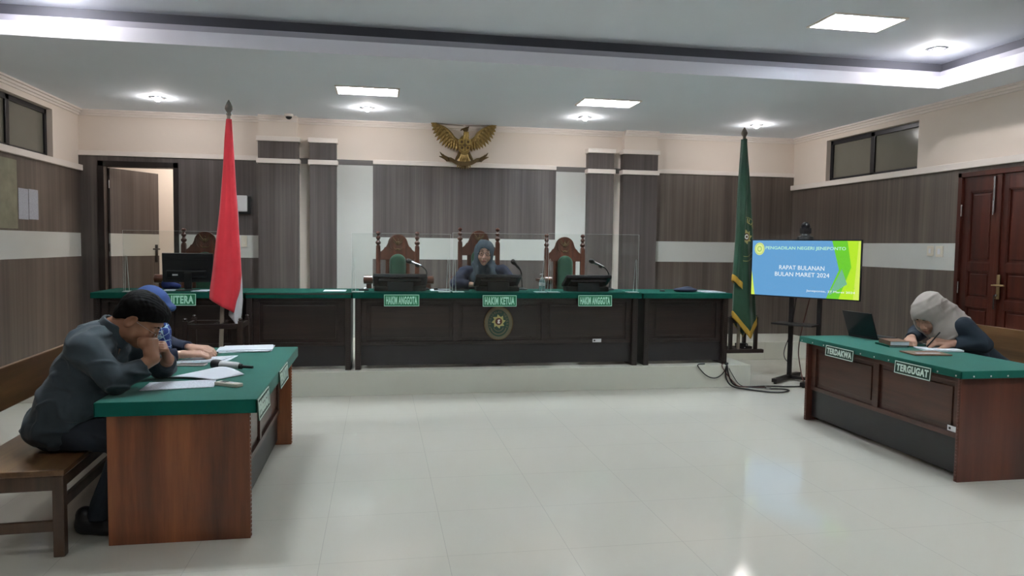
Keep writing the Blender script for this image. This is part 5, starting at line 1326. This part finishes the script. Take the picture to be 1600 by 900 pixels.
for q in range(4): hd_.tube([E(727+q*1.3, 201, .08), E(728+q*1.6, 198.5-.3*q, .07)], [.008, .003])
hd_.obj('head', eg, smooth=True)
sh = MB('gold_bright', 'gold_dark'); o_ = [(-9, 219), (9, 219), (9.5, 228), (7, 234), (0, 238), (-7, 234), (-9.5, 228)]
T1 = Matrix.Identity(4)
def plate(mm, pts, d0, d1, mi=0):
    vs = [E(725.5+x, y, d0) for x, y in pts]+[E(725.5+x, y, d1) for x, y in pts]; k = len(pts)
    mm.add(vs, [tuple(range(k, 2*k))]+[(i, (i+1) % k, (i+1) % k+k, i+k) for i in range(k)], mi)
plate(sh, o_, .08, .135)
for q in ((-9, 227.5, 9, 228.5), (-.6, 219, .6, 237)): plate(sh, [(q[0], q[1]), (q[2], q[1]), (q[2], q[3]), (q[0], q[3])], .13, .145, 1)
plate(sh, [(2.4*cos(a), 228+2.8*sin(a)) for a in [2*pi*i/10 for i in range(10)]], .13, .155, 1)
for cx, cz in ((-5, 223), (5, 223), (-4.5, 232), (4.5, 232)): sh.ell(E(725.5+cx, cz, .14), (.018, .01, .02), 1, 10, 6)
sh.obj('shield', eg)
tl = MB('gold')
for i in range(7):
    u = (i-3)/3; feather(tl, E(725.5+u*4, 240, .05), E(725.5+u*10.5, 264-2.2*u*u, .04), .020, lift=.015)
for i in range(5):
    u = (i-2)/2; feather(tl, E(725.5+u*3, 237, .065), E(725.5+u*7, 252, .06), .018, lift=.012)
tl.obj('tail', eg, smooth=True)
rb = MB('gold_dark'); top = [(-33, 241), (-27, 246), (-20, 247), (-13, 251), (-5, 253), (0, 253.3), (5, 253), (13, 251), (20, 247), (27, 246), (33, 241)]
vs = []; fs = []
for i, (x, y) in enumerate(top):
    d = .05+.03*cos(x/33*pi/2)
    vs += [E(725.5+x, y-.8, d), E(725.5+x*.97, y+5.8, d), E(725.5+x*.97, y+5.8, d-.014), E(725.5+x, y, d-.014)]
for i in range(len(top)-1):
    o = i*4
    for k in range(4): fs.append((o+k, o+(k+1) % 4, o+4+(k+1) % 4, o+4+k))
fs += [(0, 1, 2, 3), tuple(len(vs)-4+k for k in (3, 2, 1, 0))]
rb.add(vs, fs); 
for sx in (-1, 1):
    for q, w in (((-5.5, -5.5), 0), ((-6.5, .5), 1)): rb.tube([E(725.5+sx*25, 248.5+w*1.5, .058), E(725.5+sx*30, 245+w*2, .055), E(725.5+sx*(32-q[0]*.5), 243+w*2+q[1]*.3, .055), E(725.5+sx*(32-q[0]), 241+w*3+q[1]*.6, .05)], [.026, .004])
rb.obj('ribbon', eg)
hk = MB('pole_tip'); hk.tube([E(675, 193.5, .045), E(700, 195, .02), E(726, 196, .0), E(752, 196, .02), E(776, 194.5, .045)], .0045); hk.box(tuple(E(722, 232, -.05)), tuple(E(729, 228, .0))); hk.obj('wingtip_line', eg)  # thin dark line from wing tip to wing tip, and a block behind

# ---- judges' monitors, lying back
def mon(px0, px1, label, tilt=1.):
    a = at(px0, 430, 7.60); b = at(px1, 430, 7.60); cx = (a.x+b.x)/2; w = b.x-a.x
    t = thing('desk_monitor', label, 'monitor', (cx, 7.72, JT), 0, 'low monitors on the judges desk')
    y0, z0, y1, z1 = 7.60, JT+.165, 7.83, JT+.055
    T = Matrix.Translation((cx, y0, z0)); ang = math.atan2(z1-z0, y1-y0); T = T@Matrix.Rotation(ang, 4, 'X'); L = math.hypot(y1-y0, z1-z0)
    MB('monitor').box((-w/2, 0, -.018), (w/2, L, .018), .006, mtx=T).obj('housing', t)
    MB('alum').box((-w/2+.01, .012, .0185), (w/2-.01, L-.012, .0195), mtx=T).obj('screen', t)
    MB('monitor').box((-w*.40, .03, -.05), (w*.40, L-.03, -.016), .012, mtx=T).obj('back_bulge', t)
    MB('dark_grey').box((cx-w*.24, 7.625, JT+.0005), (cx+w*.24, 7.64, JT+.095), .004).box((cx-w*.24, 7.64, JT+.0005), (cx+w*.24, 7.80, JT+.012), .004).box((cx-w*.1, 7.64, JT+.01), (cx+w*.1, 7.68, JT+.09), .003).obj('stand', t)
    MB('black').box((cx-w/2+.01, 7.66, JT+.0005), (cx+w/2-.01, 7.80, JT+.05), .008).obj('base', t)
mon(583, 668, 'low black monitor in front of the empty chair on the left')
mon(744, 815, 'low black monitor in front of the seated judge')
mon(886, 956, 'low black monitor in front of the empty chair on the right')
# clerk's upright monitor
a = at(254, 395, 7.72); b = at(333, 395, 7.72); cx = (a.x+b.x)/2; w = b.x-a.x; zt = a.z; zb = at(260, 441, 7.72).z
t = thing('computer_monitor', 'black monitor seen from behind on the clerk desk', 'monitor', (cx, 7.75, JT))
T = Matrix.Translation((cx, 7.72, zb))@Matrix.Rotation(R(4), 4, 'Z')@Matrix.Rotation(R(5), 4, 'X'); hh_ = zt-zb
MB('monitor').box((-w/2, 0, 0), (w/2, .022, hh_), .005, mtx=T).box((-w*.42, -.025, .05), (w*.36, .002, hh_*.42), .01, mtx=T).box((-w*.45, -.006, hh_*.78), (w*.4, .0, hh_*.8), mtx=T).obj('housing', t)
MB('alum').box((-w/2+.012, .0215, .015), (w/2-.012, .0235, hh_-.012), mtx=T).obj('screen', t)
MB('black').box((-.035, -.03, -.07), (.035, -.008, .1), .005, mtx=T).lathe([(.11, 0), (.11, .008), (.05, .014)], (cx, 7.70, JT), 28).obj('stand', t)
MB('device_white').box((-.14, -.027, .07), (-.09, -.0245, .085), mtx=T).obj('sticker', t)
tag(MB('blue_cloth').obj('x') if False else (lambda S: S.obj('folded_jacket', 'blue_cloth', None, h=.008, folds=folds(41, .006, 50)))(Solid().ell((at(262, 440, 7.95).x, 7.95, JT+.05), (.06, .05, .06), None, .03).ell((at(270, 444, 7.95).x, 7.95, JT+.03), (.08, .06, .035), None, .03).half((0, 0, JT+.002), (0, 0, -1), .002)), 'royal blue folded cloth behind the clerk monitor', 'cloth')

# ---- goose-neck microphones
def mic(base, path, head, r0, label, silver=True):
    t = thing('desk_microphone', label, 'microphone', base, 0, 'microphones on the judges desk')
    MB('black').lathe([(.06, 0), (.058, .012), (.03, .02), (.012, .03)], base, 24).obj('base', t, smooth=True)
    MB('black').tube([Vector(base)+Vector((0, 0, .02))]+path, .007, smooth=2).obj('gooseneck', t, smooth=True)
    a, b = path[-1], head; d = (b-a).normalized()
    m = MB('chrome' if silver else 'black'); m.cyl(a-d*.02, b-d*.02, .011, .016, 14); m.obj('handle', t, smooth=True)
    g = MB('black'); g.lathe([(.014, -.035), (.024, -.022), (.027, 0), (.024, .018), (.012, .028), (.002, .03)], b, 18, axis=d); g.obj('mic_head', t, smooth=True)
    if silver: MB('black').cyl(a+d*.01-Vector((0, 0, .012)), a+d*.045-Vector((0, 0, .012)), .018, .016, 12).obj('clip', t)
Ym = 7.90
mic(tuple(at(664, 452, Ym))[:2]+(JT,), [at(667, 438, Ym), at(667, 424, Ym-.01), at(661, 417, Ym-.03), at(655, 414, Ym-.05)], at(638.5, 408, Ym-.10), .02, 'silver microphone on a gooseneck by the left low monitor')
mic(tuple(at(816, 450, Ym))[:2]+(JT,), [at(815, 438, Ym), at(815, 425, Ym), at(810, 418, Ym-.02)], at(802, 409, Ym-.05), .02, 'thin black microphone on a gooseneck beside the seated judge', False)
mic(tuple(at(952, 452, Ym))[:2]+(JT,), [at(953, 438, Ym), at(951, 426, Ym-.01), at(946, 419, Ym-.03), at(941, 416, Ym-.05)], at(924, 408, Ym-.10), .02, 'silver microphone on a gooseneck by the right low monitor')

# ---- clear screens
def shield(px0, px1, ytop, Y, label, plates=True):
    a = at(px0, ytop, Y); b = at(px1, ytop, Y); z1 = (a.z+b.z)/2; z0 = JT+.006
    t = thing('acrylic_screen', label, 'clear screen', ((a.x+b.x)/2, Y, JT), 0, 'clear acrylic screens on the dais desks')
    MB('acrylic').box((a.x+.004, Y-.002, z0), (b.x-.004, Y+.002, z1)).obj('sheet', t)
    e = MB('acrylic_edge'); e.box((a.x+.0025, Y-.0022, z0), (a.x+.004, Y+.0022, z1)).box((b.x-.004, Y-.0022, z0), (b.x-.0025, Y+.0022, z1)).box((a.x+.004, Y-.0022, z1-.0002), (b.x-.004, Y+.0022, z1+.001)); e.obj('sheet_edge', t)
    for x, sg_ in ((a.x+.024, 1), (b.x-.024, -1)):
        f = MB('acrylic_edge'); zt = JT+.34
        f.prism([(0, 0), (0, 1)], 0, 0) if False else None
        for dx in (-.018, .018): f.cyl((x+dx, Y+.035, z0), (x+dx*.35, Y+.012, zt), .003, .002, 6)
        f.tube([(x-.0065, Y+.012, zt), (x, Y+.010, zt+.012), (x+.0065, Y+.012, zt)], .0016, n=6); f.obj('brace', t)
        MB('acrylic_edge').box((min(x-.02*sg_, x+.10*sg_), Y-.05, JT+.0005), (max(x-.02*sg_, x+.10*sg_), Y+.07, JT+.006), .001).obj('foot_plate', t)
shield(549, 705, 365, 7.50, 'clear acrylic screen before the left empty judge chair')
shield(707, 855, 365, 7.50, 'clear acrylic screen before the seated judge')
shield(857, 999, 366, 7.50, 'clear acrylic screen before the right empty judge chair')
shield(191, 371, 361, 7.50, 'clear acrylic screen before the clerk monitor')

# ---- hand sanitiser
p = at(847, 452, 7.62)
t = thing('pump_bottle', 'clear pump bottle right of the seated judge', 'bottle', (p.x, 7.62, JT))
MB('bottle').lathe([(.030, 0), (.034, .004), (.034, .10), (.028, .125), (.014, .135)], (p.x, 7.62, JT), 20).obj('flask', t, smooth=True)
MB('device_white').lathe([(.0345, .062), (.0345, .095)], (p.x, 7.62, JT), 20).obj('paper_label', t, smooth=True)
MB('device_white').lathe([(.016, .13), (.016, .15), (.006, .152), (.006, .18), (.012, .182), (.012, .19)], (p.x, 7.62, JT), 16).tube([(p.x, 7.62, JT+.186), (p.x-.03, 7.60, JT+.184)], .005).obj('pump', t, smooth=True)

# ---- paper and odds and ends
def sheet(x0, x1, y0, y1, z, label, cat='paper', n=1, rz=0., mat='paper', name='paper_sheet', group=None, th=.0016, jit=.01):
    cx, cy = (x0+x1)/2, (y0+y1)/2
    if n == 1:
        o = MB(mat).box((x0, y0, z), (x1, y1, z+th), mtx=Matrix.Translation((cx, cy, 0))@Matrix.Rotation(R(rz), 4, 'Z')@Matrix.Translation((-cx, -cy, 0))).obj(name)
        return tag(o, label, cat, group)
    t = thing(name, label, cat, (cx, cy, z), 0, group)
    for i in range(n):
        a = rz+random.uniform(-3, 3)
        T = Matrix.Translation((cx+random.uniform(-jit, jit), cy+random.uniform(-jit, jit), 0))@Matrix.Rotation(R(a), 4, 'Z')@Matrix.Translation((-cx, -cy, 0))
        MB(mat).box((x0, y0, z+i*th*1.3), (x1, y1, z+i*th*1.3+th), mtx=T).obj('sheet', t)
    return t
def corners(px, z):
    P = [atz(x, y, z) for x, y in px]; return min(p.x for p in P), max(p.x for p in P), min(p.y for p in P), max(p.y for p in P)
def paper(px, z, label, mat='paper', th=.002, curl=None, name='paper_sheet', cat='paper', base=None):
    """a sheet whose four corners are given (near left, near right, far right, far left)"""
    P = [atz(x, y, z) for x, y in px]; n = 10; vs = []; fs = []
    for i in range(n+1):
        for j in range(n+1):
            u, v = i/n, j/n; p = (P[0]*(1-u)+P[1]*u)*(1-v)+(P[3]*(1-u)+P[2]*u)*v
            p.z = z+(curl(u, v) if curl else 0); vs.append(p)
    for i in range(n):
        for j in range(n): o = i*(n+1)+j; fs.append((o, o+n+1, o+n+2, o+1))
    m = MB(mat); m.add(vs, fs); o = m.obj(name, smooth=True); s_ = o.modifiers.new('thickness', 'SOLIDIFY'); s_.thickness = th; s_.offset = 1 if True else 0
    return tag(o, label, cat)
ZL = .7205; ZR = .7355
paper([(217, 611), (334, 605), (338, 593), (234, 598)], ZL+.001, 'printed sheet lying flat nearest the man in grey', 'print')
paper([(262, 590), (335, 594), (382, 585), (326, 577)], ZL+.003, 'folded white sheet with raised ends, behind the printed sheet', 'paper', curl=lambda u, v: .030*abs(2*u-.9)**1.5*0+.028*math.sin(pi*u)*(.3+.7*v))
t = thing('paper_stack', 'stack of printed white pages at the far end of the left desk', 'paper', atz(385, 545, ZL))
def page(px, z, parent, mat='paper'):
    P = [atz(x, y, z) for x, y in px]; m = MB(mat); m.add([tuple(p) for p in P]+[tuple(p+Vector((0, 0, .004))) for p in P], [(0, 1, 2, 3), (4, 5, 6, 7), (0, 1, 5, 4), (1, 2, 6, 5), (2, 3, 7, 6), (3, 0, 4, 7)]); m.obj('page_bundle', parent)
page([(341, 552), (424, 549), (430, 540), (350, 543)], ZL, t); page([(337, 550), (420, 549.5), (428, 541), (344, 542.5)], ZL+.0045, t, 'print'); page([(340, 548), (426, 546.5), (427, 539), (352, 541)], ZL+.009, t, 'paper')
t = thing('paper_stack', 'loose white pages on the left desk beside the blue sleeve', 'paper', atz(320, 562, ZL))
page([(264, 569), (355, 565), (372, 556), (300, 560)], ZL, t); page([(270, 566), (345, 564), (365, 557), (292, 561)], ZL+.0045, t, 'print')
def lump(px0, px1, z, wy, h, mat, name, label, cat, extra=None, bev=.006, rz=0.):
    a = atz(px0[0], px0[1], z); b = atz(px1[0], px1[1], z); cx, cy = (a.x+b.x)/2, (a.y+b.y)/2; L = (b-a).length; an = math.atan2(b.y-a.y, b.x-a.x)
    T = Matrix.Translation((cx, cy, z))@Matrix.Rotation(an, 4, 'Z'); t = thing(name, label, cat, (cx, cy, z))
    MB(mat).box((-L/2, -wy/2, 0), (L/2, wy/2, h), bev, mtx=T).obj('case', t)
    if extra: extra(t, T, L)
    return t
lump((278, 571), (322, 571), ZL, .075, .010, 'phone', 'mobile_phone', 'pinkish phone lying by the loose pages on the left desk', 'phone', lambda t, T, L: MB('alum').box((-L/2+.006, -.033, .0095), (L/2-.006, .033, .0106), mtx=T).obj('screen', t), .004)
lump((340, 601), (375, 605), ZL, .05, .020, 'remote', 'remote_control', 'cream remote control near the corner of the left desk', 'remote control', lambda t, T, L: (MB('dark_grey').box((-.05, -.014, .0195), (-.01, .014, .021), mtx=T).obj('display', t), MB('device_white').box((.005, -.014, .0195), (.04, .014, .0215), .001, mtx=T).obj('buttons', t)), .006)
lump((316, 553), (328, 546), ZL+.02, .045, .010, 'device_white', 'mobile_phone', 'white phone held in the hands of the woman in blue', 'phone', None, .003)
# wireless microphone lying on the left desk
a = atz(331, 569.5, ZL+.028); b = atz(390, 573.5, ZL+.028); d = (b-a).normalized(); L = (b-a).length
t = thing('handheld_microphone', 'black and silver microphone lying on the left desk', 'microphone', a)
z_ = Vector((0, 0, .004))
MB('black').lathe([(.014, -.0), (.027, .008), (.030, .028), (.028, .055), (.022, .065)], a+z_, 20, axis=d).obj('mic_head', t, smooth=True)
MB('device_white').lathe([(.022, .062), (.024, .075), (.022, L*.66), (.018, L*.74)], a+Vector((0,0,.003)), 18, axis=d).obj('handle', t, smooth=True)
MB('black').lathe([(.0165, L*.72), (.016, L*.80), (.010, L*.82), (.008, L*1.08)], a, 16, axis=d).obj('antenna_end', t, smooth=True)
MB('black').box((-.002, -.0185, -.012), (.002, .0, .012)) if False else None

# dais desks
def flat(px0, px1, y0, y1, label, mat='paper', th=.004, name='paper_sheet', cat='paper'):
    a = at(px0, 452, (y0+y1)/2); b = at(px1, 452, (y0+y1)/2); return tag(MB(mat).box((a.x, y0, JT+.0005), (b.x, y1, JT+.0005+th), .001).obj(name), label, cat)
flat(506, 541, 7.55, 7.80, 'white sheet lying on the plain desk left of the judges')
flat(1093, 1124, 7.46, 7.78, 'white printed sheets at the right end of the dais desks', 'print_wall', .006)
flat(672, 704, 7.66, 7.95, 'white sheets right of the left gooseneck microphone')
flat(255, 276, 7.6, 7.8, 'white sheet left of the clerk monitor stand')
flat(303, 328, 7.52, 7.78, 'white sheet right of the clerk monitor stand')
p = at(1071, 452, 7.62)
S = Solid().ell((p.x, 7.62, JT+.022), (.135, .10, .026), None, .02).ell((p.x+.03, 7.64, JT+.045), (.05, .05, .014), None, .02).half((0, 0, JT+.001), (0, 0, -1), .002)
tag(S.obj('cap', 'navy', h=.006), 'dark flat cap lying on the right dais desk', 'cap')
p = at(1035, 448, 7.7); tag(MB('black').lathe([(.03, 0), (.032, .008), (.026, .016), (.01, .018)], (p.x, 7.7, JT), 20).obj('puck', smooth=True), 'small round black thing on the right dais desk', 'small device')
p = at(570, 447, 7.72); t = thing('desk_phone', 'small silver and black gadget left of the left low monitor', 'gadget', (p.x, 7.72, JT))
MB('dark_grey').box((p.x-.06, 7.69, JT+.0005), (p.x+.04, 7.76, JT+.018), .006).obj('case', t); MB('chrome').ell((p.x+.0, 7.72, JT+.022), (.03, .02, .01)).obj('dial', t, smooth=True)
t = thing('cable_adapter', 'black adapter with cable between the microphone and the judge', 'cable', tuple(at(682, 447, 7.75))[:2]+(JT,))
p = at(681, 447, 7.75); q = at(733, 448, 7.7)
MB('black').box((p.x-.02, 7.73, JT+.0005), (p.x+.02, 7.77, JT+.03), .005).obj('plug', t)
MB('black').tube([(p.x+.02, 7.75, JT+.008), (p.x+.12, 7.70, JT+.008), (p.x+.24, 7.77, JT+.008), (q.x, 7.72, JT+.008)], .006, smooth=2).obj('cable', t, smooth=True)

# right desk: laptop, books, pages
a = atz(1321, 522, ZR); hx, hy = 4.11, 5.955
P1, P2 = atz(1328, 525, ZR), atz(1368, 531.5, ZR); T = Matrix.Translation(((P1.x+P2.x)/2, (P1.y+P2.y)/2, ZR))@Matrix.Rotation(math.atan2(P2.y-P1.y, P2.x-P1.x), 4, 'Z')       # local x along the hinge, y to the user
t = thing('laptop', 'open black laptop on the right desk, its lid to the room', 'laptop', ((P1.x+P2.x)/2, (P1.y+P2.y)/2, ZR))
MB('alum').box((-.165, 0, .001), (.165, .215, .019), .004, mtx=T).obj('base', t)
TL = T@Matrix.Translation((0, .004, .018))@Matrix.Rotation(R(20), 4, 'X')
MB('alum').box((-.165, -.006, 0), (.165, .003, .225), .003, mtx=TL).obj('lid', t)
MB('pane').box((-.155, .003, .008), (.155, .004, .217), mtx=TL).obj('screen', t)
kb = MB('dark_grey')
for i in range(5):
    for j in range(13): kb.box((-.15+j*.0235, .05+i*.02, .0185), (-.13+j*.0235, .066+i*.02, .0205), mtx=T)
kb.obj('keyboard', t)
T2 = lambda px, py, deg: Matrix.Translation(tuple(atz(px, py, ZR))[:2]+(0,))@Matrix.Rotation(R(deg), 4, 'Z')
def book(px, py, deg, L, W, z, h, label, cover='cover_brown'):
    T = T2(px, py, deg); t = thing('book', label, 'book', T.translation+Vector((0, 0, z)), 0, 'books on the right desk')
    MB('paper').box((-L/2+.006, -W/2+.006, z+.003), (L/2-.006, W/2-.004, z+h-.003), mtx=T).obj('page_block', t)
    MB(cover).box((-L/2, -W/2, z+h-.003), (L/2, W/2, z+h), .001, mtx=T).box((-L/2, -W/2, z), (L/2, W/2, z+.003), .001, mtx=T).box((-L/2, W/2-.004, z), (L/2, W/2, z+h), mtx=T).obj('cover', t)
    return T
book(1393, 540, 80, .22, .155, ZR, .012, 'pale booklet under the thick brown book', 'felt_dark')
Tb = book(1397, 540, 76, .205, .155, ZR+.0125, .034, 'thick brown book beside the laptop')
T = T2(1446, 553, 82); t = thing('booklet', 'brown booklet with a white title strip near the front edge of the right desk', 'booklet', T.translation+Vector((0, 0, ZR)))
MB('cover_brown').box((-.10, -.14, ZR+.0005), (.10, .14, ZR+.010), .002, mtx=T).obj('cover', t); MB('paper').box((-.045, -.09, ZR+.010), (-.015, .09, ZR+.0108), mtx=T).obj('title_strip', t)
T = T2(1466, 547, 76); t = thing('open_notebook', 'open white book under the writing hand', 'book', T.translation+Vector((0, 0, ZR)))
MB('paper').box((-.10, -.14, ZR+.0005), (.0, .14, ZR+.016), .004, mtx=T).box((.0, -.14, ZR+.0005), (.10, .14, ZR+.012), .004, mtx=T).obj('page_block', t)
T = T2(1412, 535, 78); tag(MB('paper').box((-.10, -.13, ZR+.0005), (.09, .13, ZR+.003), mtx=T).obj('paper_sheet'), 'white sheet between the brown book and the writing hand', 'paper')
pe = thing('pen', 'pen held by the woman in the taupe headscarf', 'pen', (4.23, 5.02, .79)); MB('black').cyl((4.19, 5.015, ZR+.018), (4.27, 4.98, .87), .005, .005, 10).obj('barrel', pe, smooth=True)

# ---- cables on the dais and floor
def cable(pts, r, label, mat='black', name='cable'):
    o = MB(mat).tube(pts, r, n=8, smooth=3).obj(name, smooth=True); return tag(o, label, 'cable')
cz = DZ+.012; fz = .012; yf = DY-.015
def fl_(x, y): return atz(x, y, fz)
def df(x, y): return at(x, y, yf)
M['cable_red'] = plain('brown_red_cable', srgb(84, 40, 34), .5, noise_amt=0)
cable([(3.45, 7.36, cz), df(1089, 569), df(1092, 575), df(1104, 588), df(1118, 592), df(1130, 584), df(1135, 573), (3.70, 7.36, cz)], .006, 'black cable looping down over the front of the dais')
cable([(3.70, 7.38, cz), df(1135, 572), df(1133, 590), fl_(1142, 604.5), fl_(1165, 608), fl_(1195, 612), fl_(1222, 613.5), fl_(1236, 610), fl_(1224, 607.5), fl_(1200, 607.5)], .008, 'thick black cable from the dais that loops on the floor')
cable([(3.72, 7.38, cz), df(1136, 572), df(1138, 586), fl_(1146, 603.5), fl_(1170, 604.5), fl_(1200, 603), fl_(1235, 604.5), fl_(1262, 603)], .008, 'black cable running along the floor to the television stand')
cable([(3.68, 7.38, cz), df(1127, 570), df(1133, 582), df(1146, 597), fl_(1153, 604), fl_(1175, 605.5), fl_(1195, 604.8)], .005, 'thin dark red cable over the dais front', 'cable_red')
cable([(3.74, 7.40, cz), df(1139, 576), df(1146, 588), df(1152, 598), fl_(1160, 604), fl_(1180, 606.4), fl_(1200, 606)], .004, 'thinnest grey cable over the dais front', 'dark_grey')
p = fl_(1200, 607); t = thing('power_plug', 'small metallic plug lying on the floor cables', 'plug', (p.x, p.y, 0)); MB('chrome').box((p.x-.03, p.y-.025, 0.001), (p.x+.025, p.y+.02, .04), .006).obj('body', t)
a = Vector((4.70, 7.62, .60)); cable([TT@Vector((-.1, .09, -.3)), at(1236, 520, 7.80), at(1224, 548, 7.84), at(1226, 562, 7.84), at(1236, 568, 7.80)], .005, 'thin cable hanging behind the television stand')
cable([TT@Vector((.05, .1, -.3)), at(1246, 540, 7.72), at(1250, 575, 7.72), fl_(1256, 600), fl_(1262, 603.5)], .006, 'dark red cable hanging down beside the television stand', 'cable_red')
# equipment beside the right dais desk
p = at(1143, 530, 7.95)
t = thing('equipment_case', 'black upright case in the gap beside the right dais desk', 'case', (3.86, 8.1, DZ))
MB('black').box((3.74, 8.14, DZ+.001), (3.92, 8.5, DZ+.46), .01).obj('case', t); MB('dark_grey').box((3.76, 8.132, DZ+.05), (3.90, 8.14, DZ+.4), .003).obj('front_panel', t)
cable([(3.80, 8.12, DZ+.44), (3.84, 8.10, DZ+.5), (3.9, 8.12, DZ+.42), (3.86, 8.1, DZ+.30), (3.93, 8.08, DZ+.15), (4.0, 8.1, DZ+.012)] if False else [(3.80, 8.12, DZ+.40), (3.85, 8.09, DZ+.46), (3.89, 8.10, DZ+.30), (3.86, 8.09, DZ+.15), (3.90, 8.08, DZ+.012)], .006, 'short black lead down the front of the equipment case')
a = at(1154, 537, 8.36); b = at(1165, 554, 8.36)
t = thing('router_box', 'small black box with white lamps behind the green flag stand', 'device', ((a.x+b.x)/2, 8.36, DZ))
MB('black').box((a.x, 8.36, DZ+.001), (b.x+.03, 8.46, a.z), .006).obj('case', t); MB('device_white').box((b.x-.0, 8.357, DZ+.06), (b.x+.012, 8.36, DZ+.075)).box((b.x-.02, 8.357, DZ+.03), (b.x-.01, 8.36, DZ+.04)).obj('lamp_row', t)
